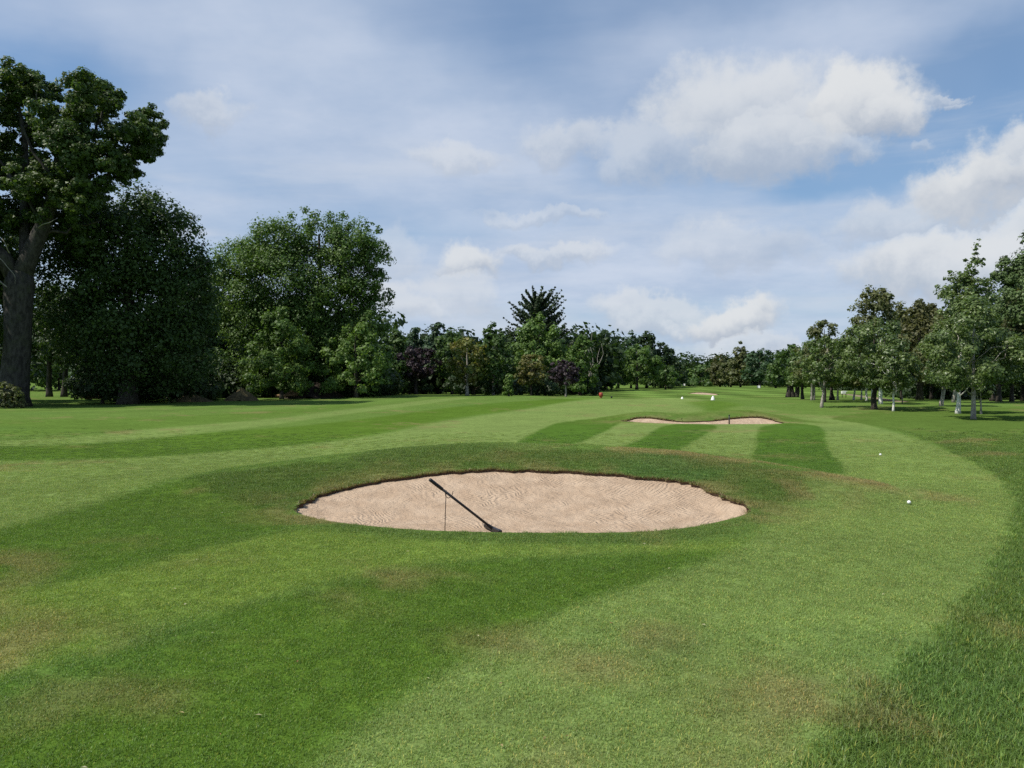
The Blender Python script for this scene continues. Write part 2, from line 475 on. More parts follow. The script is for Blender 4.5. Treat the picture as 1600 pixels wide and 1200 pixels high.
def world_poly(px, n=0, jit=0.0, seed=1):
    p = np.array([W(*q) for q in px])
    if n: p = smooth_poly(p, n)
    if jit:
        c = p.mean(0); r = np.random.default_rng(seed)
        k = np.arange(len(p))
        j = fbm(k * .55, k * 0, 1.0, seed, 3) - .5
        d = p - c; d /= np.linalg.norm(d, axis=1)[:, None] + 1e-9
        p = p + d * (j * jit)[:, None] * (p[:, 1] > c[1] - .2)[:, None]
    return p


BP1 = world_poly(B1_PX, 310, .16, 4); BP2 = world_poly(B2_PX, 184, .15, 9); BP3 = world_poly(B3_PX, 80)
BUNKERS = [(BP1, .09, .36), (BP2, .30, .85), (BP3, 1.1, 2.6)]

Lc = (.163, .230, .066); Dc = (.080, .148, .019); Mc = (.110, .180, .040); Rc = (.090, .148, .030); MOc = (.088, .140, .032)
DRY = (.21, .175, .080); DEEP = (.070, .145, .040)
ZONES = [  # (pixels, colour, softness in metres, strength)
    # broad light fairway, far left to centre
    ([(-200, 722), (0, 721), (200, 716), (350, 706), (500, 692), (620, 674), (700, 656), (800, 640), (920, 626), (1080, 622), (1100, 640), (975, 652), (985, 700), (800, 705), (640, 705), (480, 722), (300, 750), (100, 800), (-200, 860)], Lc, .28, 1, 1),
    # band of darker turf beyond it, then a narrow light band
    ([(-250, 704), (0, 699), (180, 692), (330, 676), (520, 660), (700, 637), (860, 624), (925, 622), (800, 641), (700, 655), (600, 676), (500, 691), (350, 705), (200, 715), (0, 720), (-250, 722)], Dc, .35, .85),
    ([(-250, 690), (60, 687), (260, 668), (420, 655), (560, 638), (700, 622), (730, 623), (580, 642), (440, 662), (300, 678), (100, 694), (-250, 699)], Lc, .35, .85),
    ([(-250, 660), (150, 655), (380, 645), (520, 632), (560, 634), (420, 652), (200, 672), (-250, 686)], Dc, .8, .35),
    # light area around and to the right of the near bunker
    ([(330, 1330), (520, 1170), (650, 1075), (770, 1005), (900, 945), (1040, 900), (1160, 850), (1215, 800), (1250, 760), (1315, 735), (1285, 668), (1240, 655), (1290, 650), (1370, 668), (1450, 692), (1530, 728), (1578, 765), (1588, 810), (1562, 872), (1512, 950), (1432, 1030), (1335, 1120), (1270, 1210), (1230, 1330)], Lc, .10, .92),
    # striped patch between the two bunkers
    ([(800, 708), (960, 655), (1240, 660), (1290, 668), (1318, 736), (1180, 730), (1000, 712)], Lc, .25, .9, 1),
    ([(780, 712), (868, 660), (930, 655), (976, 655), (962, 664), (925, 684), (885, 698), (830, 712)], (.072, .140, .022), .07, 1, 1),
    ([(935, 712), (1000, 688), (1040, 664), (1118, 664), (1098, 682), (1065, 700), (1045, 712)], (.072, .140, .022), .07, 1, 1),
    ([(1165, 735), (1180, 705), (1194, 665), (1278, 665), (1296, 705), (1320, 742), (1250, 752)], (.072, .140, .022), .07, 1, 1),
    # light band left of the bunker, running to the lower left
    ([(-300, 960), (0, 922), (140, 903), (270, 868), (400, 840), (480, 826), (560, 832), (700, 845), (860, 850), (1100, 850), (1160, 842), (1120, 862), (900, 868), (760, 872), (640, 884), (520, 908), (380, 945), (240, 990), (100, 1035), (-300, 1130)], (.145, .216, .042), .14, .95),
    # dark bands
    ([(-300, 1135), (100, 1040), (240, 995), (380, 950), (520, 912), (640, 888), (760, 877), (900, 872), (1120, 862), (1040, 898), (900, 945), (770, 1005), (650, 1075), (520, 1170), (330, 1330), (-500, 1330)], Dc, .14, .9),
    ([(-300, 880), (0, 826), (110, 800), (210, 772), (310, 745), (420, 733), (520, 722), (560, 760), (470, 790), (455, 822), (400, 838), (270, 866), (140, 901), (0, 920), (-300, 958)], Dc, .2, .85),
    # turf of the mound and the collar round the near bunker
    ([(300, 747), (450, 727), (560, 712), (640, 699), (760, 696), (900, 702), (1040, 707), (1180, 727), (1250, 742), (1255, 775), (1215, 800), (1174, 818), (1100, 838), (960, 848), (760, 846), (600, 838), (480, 822), (430, 800)], MOc, .35, .85),
    # rough on the right
    ([(1225, 1340), (1275, 1205), (1337, 1122), (1434, 1032), (1514, 951), (1566, 872), (1592, 810), (1582, 762), (1532, 726), (1452, 690), (1372, 666), (1300, 652), (1420, 640), (1700, 640), (1900, 700), (2300, 900), (2300, 1340)], Rc, .08, 1),
    # path-side bands under the far fairway
    ([(1075, 628), (1130, 627), (1190, 640), (1250, 648), (1160, 648), (1100, 640)], Dc, .6, .7),
    ([(1135, 640), (1170, 634), (1240, 646), (1290, 650), (1250, 660), (1230, 652)], Lc, .6, .6),
]
def flatW(a, b):
    y = CAM_H * FPX / max(b - HORIZON, 1); return np.array([(a - 800) / FPX * y, y])


ZW = [(smooth_poly(np.array([(flatW(a, b) if len(zz) > 4 else W(a, b)) for a, b in zz[0]]), len(zz[0]) * 4), zz[1], zz[2], zz[3]) for zz in ZONES]


def turf_colour(x, y):
    P = np.stack([x, y], 1)
    wob = .07 * (fbm(x, y, 1.3, 20, 3) - .5)
    c = np.tile(np.array(Mc), (len(x), 1))
    for poly, col, soft, k in ZW:
        s = sdist(P, poly)
        m = sm(s + wob * 1.5, -soft, soft) * k
        c = c * (1 - m[:, None]) + np.array(col) * m[:, None]
    # faint cross mowing further up the fairway
    st = np.sin(x * .9 + y * .22) * np.sin(y * .33 - x * .2)
    m = sm(y, 45, 70) * sm(-y, -150, -110) * sm(x, -2, 6) * .5
    c = c * (1 + (m * st)[:, None])
    st2 = np.sin((x * .95 - y * .32) * 2 * math.pi / 6.5)
    m2 = sm(y, 30, 40) * sm(-x, 3, 12) * .10
    c = c * (1 + (m2 * st2)[:, None])
    # dry, worn and lush patches
    a = fbm(x, y, .55, 31, 5); b = fbm(x, y, 2.2, 37, 4); d = fbm(x, y, .30, 43, 4)
    dry = sm(a, .60, .80) * sm(b, .40, .62) * .55
    s1 = sdist(P, BP1)
    near = np.exp(-np.clip(-s1, 0, 9) / .45) * sm(b, .35, .6) * .75 * (y > 7.9)
    crest = np.exp(-((y - (12.5 - .085 * np.clip(np.abs(x), 0, 5) ** 2)) / .8) ** 2) * (np.abs(x) < 5.0) * sm(x, -1, 2.5) * sm(b, .33, .52) * .85
    s2 = sdist(P, BP2); mm = (sm(s2, -2.4, -1.3) * sm(y, 25.9, 26.5) * .8)[:, None]; c = c * (1 - mm) + np.array(Dc) * .5 * mm + np.array(MOc) * .5 * mm
    near2 = np.exp(-np.clip(-s2, 0, 9) / .8) * sm(b, .35, .6) * .7 * (y > 25.9)
    for px, py, r, k in ((1530, 985, .32, .8), (930, 1040, .42, .55), (800, 1000, .38, .6), (740, 1000, .35, .4), (1370, 1120, .3, .5), (60, 1110, .35, .5), (240, 1095, .3, .45),
                         (560, 955, .4, .3), (1120, 1190, .3, .3), (430, 790, .35, .7), (620, 722, .5, .4), (1330, 770, .6, .45), (860, 1190, .25, .35), (1385, 640, 2.0, .5), (1300, 651, 1.6, .45), (180, 850, .5, .35), (330, 880, .45, .35)):
        q = W(px, py); rr = np.hypot(x - q[0], (y - q[1])) / r + (b - .5) * 1.2
        dry = np.maximum(dry, .85 * k * sm(-rr, -1.2, -.2) * sm(b, .25, .6))
    dry = np.maximum(dry, np.maximum(near, np.maximum(crest, near2)))
    c = c * (1 - dry[:, None]) + np.array(DRY) * dry[:, None]
    lush = sm(d, .6, .8) * .2
    for px, py, r, k in ((250, 985, .5, .22), (1470, 1060, .8, .3), (60, 1075, .6, .25), (1030, 1010, .4, .25), (1040, 728, 1.0, .5)):
        q = W(px, py); rr = np.hypot(x - q[0], (y - q[1])) / r + (b - .5) * 1.0
        lush = np.maximum(lush, k * sm(-rr, -1.2, -.2))
    c = c * (1 - lush[:, None]) + np.array(DEEP) * lush[:, None]
    c = c * (1 + .22 * (fbm(x, y, .9, 51, 4) - .5))[:, None]
    # bare ground shaded out under the big trees keeps less grass
    return np.clip(c, .01, 1)


# ------------------------------------------------------------------ ground sheet
def build_ground():
    ang = np.concatenate([np.arange(-47, 47, .165), np.arange(47, 313, 3.5)])
    ang = np.radians(ang); na = len(ang)
    rad = np.geomspace(.45, 2500, 450); nr = len(rad)
    A, R = np.meshgrid(ang, rad)
    x = (np.sin(A) * R).ravel(); y = (np.cos(A) * R).ravel()
    z = H(x, y)
    P = np.stack([x, y], 1)
    for poly, dil, wid in BUNKERS:
        s = sdist(P, poly)
        z = np.where(s > -dil, z - .55, z)
    c = turf_colour(x, y)
    V = np.concatenate([np.stack([x, y, z], 1), [[0, 0, 0]]]); c = np.concatenate([c, [Mc]])
    i = np.arange(nr - 1)[:, None]; k = np.arange(na)[None, :]; k2 = (k + 1) % na
    F = np.stack([i * na + k, (i + 1) * na + k, (i + 1) * na + k2, i * na + k2], -1).reshape(-1, 4)
    F = F[:, ::-1]
    me = mesh_np('ground', V, F, M_TURF, True, c)
    o = link('ground', me, kind='structure'); o['label'] = 'mown golf course turf with light and dark stripes'
    return o


ground = build_ground()

# ------------------------------------------------------------------ bunkers
def build_bunker(poly, dil, wid, label, front_drop, back_drop, lip, tufts, group='sand bunkers', rings=46):
    c0 = poly.mean(0)
    root = empty('sand_bunker', (c0[0], c0[1], float(H(*c0))), label, 'bunker', group)
    org = np.array([c0[0], c0[1], float(H(*c0))])
    n = len(poly); y0 = poly[:, 1].min(); y1 = poly[:, 1].max()
    # sand sheet
    s = np.linspace(1.0, .0015, rings)
    P = (c0 + s[:, None, None] * (poly - c0)).reshape(-1, 2)
    e = sdist(P, poly); e = np.clip(e, 0, None)
    # depth fraction relative to front and back edge in that column
    def edges(xq):
        f = np.full(len(xq), np.nan); b = np.full(len(xq), np.nan)
        xs = np.linspace(poly[:, 0].min() + 1e-3, poly[:, 0].max() - 1e-3, 80); fr = []; bk = []
        for xx in xs:
            ys = []
            for i in range(n):
                a = poly[i]; q = poly[(i + 1) % n]
                if (a[0] > xx) != (q[0] > xx): ys.append(a[1] + (xx - a[0]) / (q[0] - a[0]) * (q[1] - a[1]))
            fr.append(min(ys)); bk.append(max(ys))
        return np.interp(xq, xs, fr), np.interp(xq, xs, bk)
    fy, by = edges(P[:, 0]); t = np.clip((P[:, 1] - fy) / (by - fy + 1e-6), 0, 1)
    sc = (y1 - y0) / 3.2
    drop = front_drop * (1 - t) ** 1.2 * (.45 + .55 * sm(e, 0, .35 * sc)) + back_drop * t
    z = H(P[:, 0], P[:, 1]) - drop
    z += .030 * sc ** .3 * (fbm(P[:, 0], P[:, 1], 2.2 / sc, 61, 3) - .5) * sm(e, 0, .3 * sc)
    V = np.stack([P[:, 0], P[:, 1], z], 1) - org
    i = np.arange(rings - 1)[:, None]; k = np.arange(n)[None, :]; k2 = (k + 1) % n
    F = np.stack([i * n + k, i * n + k2, (i + 1) * n + k2, (i + 1) * n + k], -1).reshape(-1, 4)
    me = mesh_np('sand', V, F, M_SAND, True)
    link('sand', me, root)
    # turf rim from the outline outwards plus the cut soil face below it
    nx = np.roll(poly, -1, 0) - np.roll(poly, 1, 0); nx /= np.linalg.norm(nx, axis=1)[:, None]
    nrm = np.stack([nx[:, 1], -nx[:, 0]], 1)
    if ((poly - c0) * nrm).sum() < 0: nrm = -nrm
    K = max(3, n // 16); sn = sum(np.roll(nrm, j, 0) for j in range(-K, K + 1)); sn /= np.linalg.norm(sn, axis=1)[:, None]
    offs = [0.0, .02, .05, .1, .18, .3, .45, .65, .85, 1.0]
    rimP = np.concatenate([poly + (nrm * (1 - min(1, o * 3)) + sn * min(1, o * 3)) * (o * wid) for o in offs]); m = len(offs)
    rz = H(rimP[:, 0], rimP[:, 1]) + .004
    k1 = np.arange(n)
    rag = (fbm(k1 * .8, k1 * 0, 1., 71, 3) - .5)
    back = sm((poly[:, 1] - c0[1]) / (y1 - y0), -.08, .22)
    rz[:n] += lip * .25 * rag * back
    rz[-n:] -= .03
    rc = turf_colour(rimP[:, 0], rimP[:, 1])
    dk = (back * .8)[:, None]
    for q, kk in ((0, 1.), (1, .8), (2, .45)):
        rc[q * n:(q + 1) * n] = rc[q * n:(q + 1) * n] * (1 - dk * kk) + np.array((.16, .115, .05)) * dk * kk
    RV = np.stack([rimP[:, 0], rimP[:, 1], rz], 1) - org
    i = np.arange(m - 1)[:, None]; k = np.arange(n)[None, :]; k2 = (k + 1) % n
    RF = np.stack([i * n + k, i * n + k2, (i + 1) * n + k2, (i + 1) * n + k], -1).reshape(-1, 4)
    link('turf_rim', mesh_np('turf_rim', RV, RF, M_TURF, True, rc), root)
    # soil face
    lv = []; lp = 4
    for q in range(lp):
        f = q / (lp - 1)
        pp = poly + nrm * ((.0 + .035 * lip / .06 * math.sin(f * math.pi) - .004) + lip * .5 * f * rag[:, None] * .6)
        zz = rz[:n] * (1 - f) + (H(poly[:, 0], poly[:, 1]) - front_drop * 1.1 - .05) * f
        lv.append(np.stack([pp[:, 0], pp[:, 1], zz], 1))
    LV = np.concatenate(lv) - org
    i = np.arange(lp - 1)[:, None]
    LF = np.stack([i * n + k, i * n + k2, (i + 1) * n + k2, (i + 1) * n + k], -1).reshape(-1, 4)
    link('soil_lip', mesh_np('soil_lip', LV, LF, M_SOIL, True), root)
    # ragged dry tufts hanging along the back edge
    r = np.random.default_rng(5); bl = []; bf = []; bc = []
    idx = np.where(back > .25)[0]
    for _ in range(tufts):
        j = r.choice(idx); f = r.random()
        p = poly[j] * (1 - f) + poly[(j + 1) % n] * f + nrm[j] * abs(r.normal(0, .05)) * wid * 1.2
        zb = float(H(*p)) + .002; hgt = r.uniform(.2, 1.0) * lip * 1.0; wd = r.uniform(.04, .09) * lip + .0016
        dirn = Vector((-nrm[j][0] * r.uniform(-.3, 1.1) + r.normal(0, .7), -nrm[j][1] * r.uniform(-.3, 1.1) + r.normal(0, .5), r.uniform(-.2, 1.0))).normalized() * hgt
        sd = dirn.cross(Vector((0, 0, 1)));
        sd = (sd.normalized() if sd.length > 1e-5 else Vector((1, 0, 0))) * wd
        b0 = Vector((p[0], p[1], zb)) - Vector(org); o_ = len(bl)
        bl += [b0 - sd, b0 + sd, b0 + dirn * .6 + sd * .6 + Vector((0, 0, .1 * hgt)), b0 + dirn]
        bf.append((o_, o_ + 1, o_ + 2, o_ + 3))
        cc = np.array((.22, .17, .08)) if r.random() < .5 else (np.array((.12, .085, .045)) if r.random() < .5 else np.array((.07, .12, .03)))
        bc += [cc * r.uniform(.7, 1.3)] * 4
    me = mesh_np('dry_grass_fringe', np.array([tuple(v) for v in bl]), np.array(bf), M_LEAF, False, np.array(bc))
    o = link('dry_grass_fringe', me, root); o['kind'] = 'stuff'
    return root


build_bunker(BP1, .09, .36, 'large near bunker of pale pink sand with rake marks and a brown ragged lip', .19, .030, .048, 6500, rings=60)
build_bunker(BP2, .30, .85, 'middle bunker, a low wavy strip of sand under a grassy mound', .12, .03, .085, 2200, rings=36)
build_bunker(BP3, 1.1, 2.6, 'farthest bunker, a thin pale sliver of sand up the fairway', .10, .02, .13, 300, rings=20)

# ------------------------------------------------------------------ grass blades near the camera
def blade_clump(name, n, rad, h0, h1, w0, w1, seed, lean=.5):
    r = np.random.default_rng(seed)
    bx = r.uniform(-rad, rad, n); by = r.uniform(-rad, rad, n)
    a = r.uniform(0, 2 * np.pi, n); ln = np.abs(r.normal(0, lean, n)); h = r.uniform(h0, h1, n); w = r.uniform(w0, w1, n)
    V = np.zeros((n, 5, 3)); C = np.zeros((n, 5, 3))
    dx, dy = np.cos(a), np.sin(a); sx, sy = -dy, dx
    for q, (f, ww) in enumerate(((0, 1), (0, -1), (.55, .85), (.55, -.85), (1, 0))):
        bend = f * f * ln
        zz = h * f * (1 - .25 * ln * f)
        V[:, q, 0] = bx + dx * bend * h + sx * w * ww * .5
        V[:, q, 1] = by + dy * bend * h + sy * w * ww * .5
        V[:, q, 2] = zz - .002
    br = r.uniform(.65, 1.5, n); yel = r.random(n) < .10
    base = np.stack([br, br, br * r.uniform(.8, 1.1, n)], 1)
    base[yel] *= np.array([2.0, 1.35, 1.3])
    C[:] = base[:, None, :]
    o = np.arange(n)[:, None] * 5
    F3 = np.concatenate([o + np.array([[0, 1, 3]]), o + np.array([[0, 3, 2]]), o + np.array([[2, 3, 4]])])
    me = mesh_np(name, V.reshape(-1, 3), F3, M_BLADE, False, C.reshape(-1, 3))
    return bpy.data.objects.new(name, me)


def scatter(name, label, clumps, pts, rot, scl, cols):
    me = bpy.data.meshes.new(name); me.vertices.add(len(pts)); me.vertices.foreach_set('co', np.asarray(pts, np.float32).ravel())
    a = me.attributes.new('turf_rot', 'FLOAT_VECTOR', 'POINT'); a.data.foreach_set('vector', np.asarray(rot, np.float32).ravel())
    a = me.attributes.new('turf_scale', 'FLOAT', 'POINT'); a.data.foreach_set('value', np.asarray(scl, np.float32))
    a = me.attributes.new('tint', 'FLOAT_VECTOR', 'POINT'); a.data.foreach_set('vector', np.asarray(cols, np.float32).ravel())
    a = me.attributes.new('pick', 'INT', 'POINT'); a.data.foreach_set('value', rng.integers(0, len(clumps), len(pts)).astype(np.int32))
    me.update()
    ng = bpy.data.node_groups.new(name, 'GeometryNodeTree')
    ng.interface.new_socket('Geometry', in_out='INPUT', socket_type='NodeSocketGeometry')
    ng.interface.new_socket('Geometry', in_out='OUTPUT', socket_type='NodeSocketGeometry')
    N = ng.nodes; L = ng.links
    gi = N.new('NodeGroupInput'); go = N.new('NodeGroupOutput'); ins = N.new('GeometryNodeInstanceOnPoints')
    L.new(gi.outputs[0], ins.inputs['Points'])
    j = N.new('GeometryNodeJoinGeometry')
    for c in reversed(clumps):
        oi = N.new('GeometryNodeObjectInfo'); oi.inputs['Object'].default_value = c; oi.inputs['As Instance'].default_value = True
        L.new(oi.outputs['Geometry'], j.inputs[0])
    L.new(j.outputs[0], ins.inputs['Instance']); ins.inputs['Pick Instance'].default_value = True
    def attr(nm, typ):
        a = N.new('GeometryNodeInputNamedAttribute'); a.data_type = typ; a.inputs['Name'].default_value = nm
        return a.outputs[0]
    L.new(attr('pick', 'INT'), ins.inputs['Instance Index'])
    L.new(attr('turf_rot', 'FLOAT_VECTOR'), ins.inputs['Rotation'])
    L.new(attr('turf_scale', 'FLOAT'), ins.inputs['Scale'])
    L.new(ins.outputs[0], go.inputs[0])
    o = link(name, me, kind='stuff', label=label)
    md = o.modifiers.new('scatter', 'NODES'); md.node_group = ng
    return o


def turf_points(cell, ymin, ymax, keep, want):
    xs = []; ys = []
    y = ymin
    while y < ymax:
        hw = .70 * y + .9
        x = np.arange(-hw, hw, cell); xs.append(x); ys.append(np.full(len(x), y)); y += cell
    x = np.concatenate(xs); y = np.concatenate(ys)
    x = x + rng.uniform(-.5, .5, len(x)) * cell; y = y + rng.uniform(-.5, .5, len(y)) * cell
    k = rng.random(len(x)) < keep(x, y)
    x = x[k]; y = y[k]
    P = np.stack([x, y], 1)
    ok = np.ones(len(x), bool)
    for poly, dil, wid in BUNKERS: ok &= sdist(P, poly) < -.04
    rs = sdist(P, ZW[13][0])
    ok &= (rs + .25 * (fbm(x, y, 2, 91, 3) - .5) > 0) == want if want is not None else ok
    x = x[ok]; y = y[ok]
    return x, y


def grass():
    gain = 1.0
    short = [blade_clump('short_blades', 210, .075, .009, .019, .0016, .0028, s, .75) for s in (1, 2, 3)]
    tall = [blade_clump('long_blades', 150, .085, .020, .052, .0022, .0040, s, .95) for s in (4, 5, 6)]
    mids = [blade_clump('collar_blades', 160, .085, .013, .030, .0020, .0034, s, .8) for s in (7, 8)]
    def add(name, label, cl, x, y, s0, s1, g):
        n = len(x); z = H(x, y); c = turf_colour(x, y) * g
        e = .08; gx = (H(x + e, y) - H(x - e, y)) / (2 * e); gy = (H(x, y + e) - H(x, y - e)) / (2 * e)
        th = rng.uniform(0, 6.283, n)
        rot = np.stack([np.arctan(gy), -np.arctan(gx), th], 1)
        # random spin first, then tilt with the slope: small slopes, so the order hardly matters
        rot[:, 0] = np.arctan(gy) * 0; rot[:, 1] = 0
        c = c * rng.uniform(.86, 1.16, n)[:, None]
        scatter(name, label, cl, np.stack([x, y, z], 1), rot, rng.uniform(s0, s1, n), c)
    fade = lambda x, y: np.clip((9.0 / y) ** 1.6, 0, 1) * sm(-y, -24, -16)
    x, y = turf_points(.088, 2.4, 24, fade, False)
    add('short_grass', 'short mown grass of the fairway in front', short, x, y, .8, 1.2, 1.22)
    x, y = turf_points(.075, 2.4, 24, fade, True)
    add('rough_grass', 'longer coarse grass in the lower right corner', tall, x, y, .7, 1.25, 1.2)
    # a little longer on the mound and the collar of the near bunker
    x, y = turf_points(.10, 7.0, 14.5, lambda x, y: np.ones(len(x)), False)
    s = sdist(np.stack([x, y], 1), ZW[12][0]); k = s + .4 * (fbm(x, y, 2, 93, 3) - .5) > 0
    add('mound_grass', 'rougher grass on the mound round the near bunker', mids, x[k], y[k], .7, 1.3, 1.22)


grass()
# ------------------------------------------------------------------ trees
PAL = {
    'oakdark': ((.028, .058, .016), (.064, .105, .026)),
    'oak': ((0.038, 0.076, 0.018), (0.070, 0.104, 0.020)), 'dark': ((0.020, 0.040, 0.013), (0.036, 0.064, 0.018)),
    'ash': ((0.058, 0.116, 0.024), (0.096, 0.152, 0.031)), 'mid': ((0.046, 0.090, 0.022), (0.074, 0.122, 0.029)),
    'light': ((0.079, 0.140, 0.029), (0.115, 0.183, 0.040)), 'olive': ((0.070, 0.091, 0.029), (0.128, 0.134, 0.055)),
    'birch': ((.050, .085, .022), (.110, .150, .042)), 'brown': ((.066, .078, .026), (.105, .104, .040)),
    'rust': ((.080, .100, .028), (.140, .118, .034)), 'purple': ((.020, .015, .020), (.040, .024, .032)),
    'blue': ((0.033, 0.071, 0.031), (0.056, 0.098, 0.042)), 'pine': ((0.051, 0.091, 0.026), (0.090, 0.134, 0.037)),
    'yellowed': ((0.064, 0.110, 0.024), (0.166, 0.146, 0.033)),
}


def leaves(cent, rad, per, size, pal, r, flat=.75, droop=0.0, fill=.25, up=.35, loose=.16):
    """leaf blades on and in a set of clumps; cent (m,3), rad (m,)"""
    m = len(cent); idx = r.choice(m, size=per, p=(rad ** 1.6) / (rad ** 1.6).sum())
    d = r.normal(size=(per, 3)); d /= np.linalg.norm(d, axis=1)[:, None]
    rr = np.where(r.random(per) < fill, r.random(per) ** .5 * .8, r.uniform(.72, 1.12, per))
    P = d * rr[:, None]; P[:, 2] *= flat
    shoot = (r.random(per) < loose)
    P[shoot] *= r.uniform(1.0, 1.38, per)[shoot][:, None]; P[:, 2] += shoot * .18 * r.random(per)
    P = cent[idx] + P * rad[idx][:, None]
    P[:, 2] -= droop * rad[idx] * rr * (1 - np.abs(d[:, 2]))
    cc = cent.mean(0); og = cent[idx] - cc; og /= np.linalg.norm(og, axis=1)[:, None] + 1e-6
    nrm = d * .75 + og * .25 + r.normal(size=(per, 3)) * .36; nrm[:, 2] += up
    nrm /= np.linalg.norm(nrm, axis=1)[:, None]
    t = np.cross(nrm, r.normal(size=(per, 3))); t /= np.linalg.norm(t, axis=1)[:, None] + 1e-9
    if droop: t[:, 2] -= droop; t /= np.linalg.norm(t, axis=1)[:, None]
    b = np.cross(nrm, t); b /= np.linalg.norm(b, axis=1)[:, None] + 1e-9
    s = size * (.55 + 1.15 * r.random(per) ** 2)[:, None]; wd = s * r.uniform(.32, .5, per)[:, None]
    V = np.stack([P - t * s * .5, P + b * wd - nrm * wd * .2, P + t * s * .5, P - b * wd - nrm * wd * .2], 1).reshape(-1, 3)
    F = np.arange(per * 4).reshape(-1, 4)
    a, c = np.array(PAL[pal][0]), np.array(PAL[pal][1])
    ct = r.random(m); k = np.clip(ct[idx] * .6 + r.random(per) * .55 - .05, 0, 1)[:, None]
    col = (a * (1 - k) + c * k) * r.uniform(.75, 1.25, (per, 1))
    return V, F, np.repeat(col, 4, 0)


def profile_clumps(kind, hw, z0, z1, n, cr, r, lean=0.0):
    """clump centres inside a crown envelope"""
    prof = {
        'round': ([0, .1, .3, .55, .8, .93, 1], [.45, .78, .98, 1, .78, .48, .12]),
        'egg': ([0, .1, .3, .5, .75, .92, 1], [.5, .9, 1, .9, .58, .25, .05]),
        'spire': ([0, .12, .35, .6, .85, 1], [.55, .95, 1, .66, .30, .04]),
        'cone': ([0, .06, .2, .5, .8, 1], [.6, 1, .92, .58, .26, .03]),
        'column': ([0, .1, .5, .85, 1], [.55, .95, 1, .75, .15]),
        'dome': ([0, .08, .3, .6, .85, 1], [.85, 1, 1, .82, .5, .1]),
        'bush': ([0, .2, .5, .8, 1], [.95, 1, .92, .62, .12]),
    }[kind]
    t = r.random(n * 4); t = t[r.random(len(t)) < (np.interp(t, *prof) + .12)][:n]
    a = r.uniform(0, 2 * np.pi, len(t)); u = np.sqrt(r.random(len(t))) ** .6
    lob = 1 + .16 * np.sin(a * 3 + r.uniform(0, 6)) + .12 * np.sin(a * 5 + t * 9 + r.uniform(0, 6)) + .10 * np.sin(t * 17 + a * 2)
    R = np.interp(t, *prof) * lob * u * max(hw - cr * .45, hw * .6)
    z = z0 + (z1 - z0 - cr * .35) * t
    x = np.cos(a) * R + lean * (z - z0); y = np.sin(a) * R
    rad = cr * r.uniform(.55, 1.25, len(t)) * np.interp(t, [0, .8, 1], [1, .92, .7])
    return np.stack([x, y, z], 1), rad


def limb(mb, p, q, r0, r1, r, sag=.12, n=5, sides=6):
    p = np.array(p, float); q = np.array(q, float); L = np.linalg.norm(q - p)
    pts = []; rr = []
    off = r.normal(size=(n + 1, 3)) * L * .045; off[0] = 0
    for i in range(n + 1):
        f = i / n; c = p * (1 - f) + q * f + off[i]
        c[2] += sag * L * math.sin(f * math.pi) * .6
        pts.append(c); rr.append(r0 * (1 - f) + r1 * f)
    mb.tube(pts, rr, sides)
    return pts


def trunk_mesh(height, r0, cl, r, bark, nl=10, stems=1, lean=0.0, base_z=0.0, flare=1.35, fork=.35):
    mb = MB()
    for s in range(stems):
        lx = lean + (0 if stems == 1 else r.uniform(-.16, .16)); ly = 0 if stems == 1 else r.uniform(-.1, .1)
        sx = 0 if stems == 1 else (s - (stems - 1) / 2) * r0 * 1.5
        n = 8; pts = []; rr = []
        for i in range(n + 1):
            f = i / n; z = height * f
            pts.append((sx + lx * z + r.normal(0, r0 * .15) * (i > 0), ly * z + r.normal(0, r0 * .15) * (i > 0), z - .08 * (i == 0)))
            rr.append(r0 * (1 - .82 * f) * (flare if i == 0 else 1))
        pts.insert(1, (pts[0][0], pts[0][1], height * .04)); rr.insert(1, r0 * 1.08)
        mb.tube(pts, rr, 10)
        if len(cl):
            for _ in range(nl // stems):
                c = cl[r.integers(len(cl))]
                f = np.clip((c[2] / height) * r.uniform(.35, .8), .22, .9)
                b = (sx + lx * height * f, ly * height * f, height * f)
                L = np.linalg.norm(c - np.array(b)); 
                limb(mb, b, c, max(r0 * (1 - f) * .32, .015), .010 + r0 * .03, r, n=4, sides=5)
    return mb.mesh('trunk', bark)


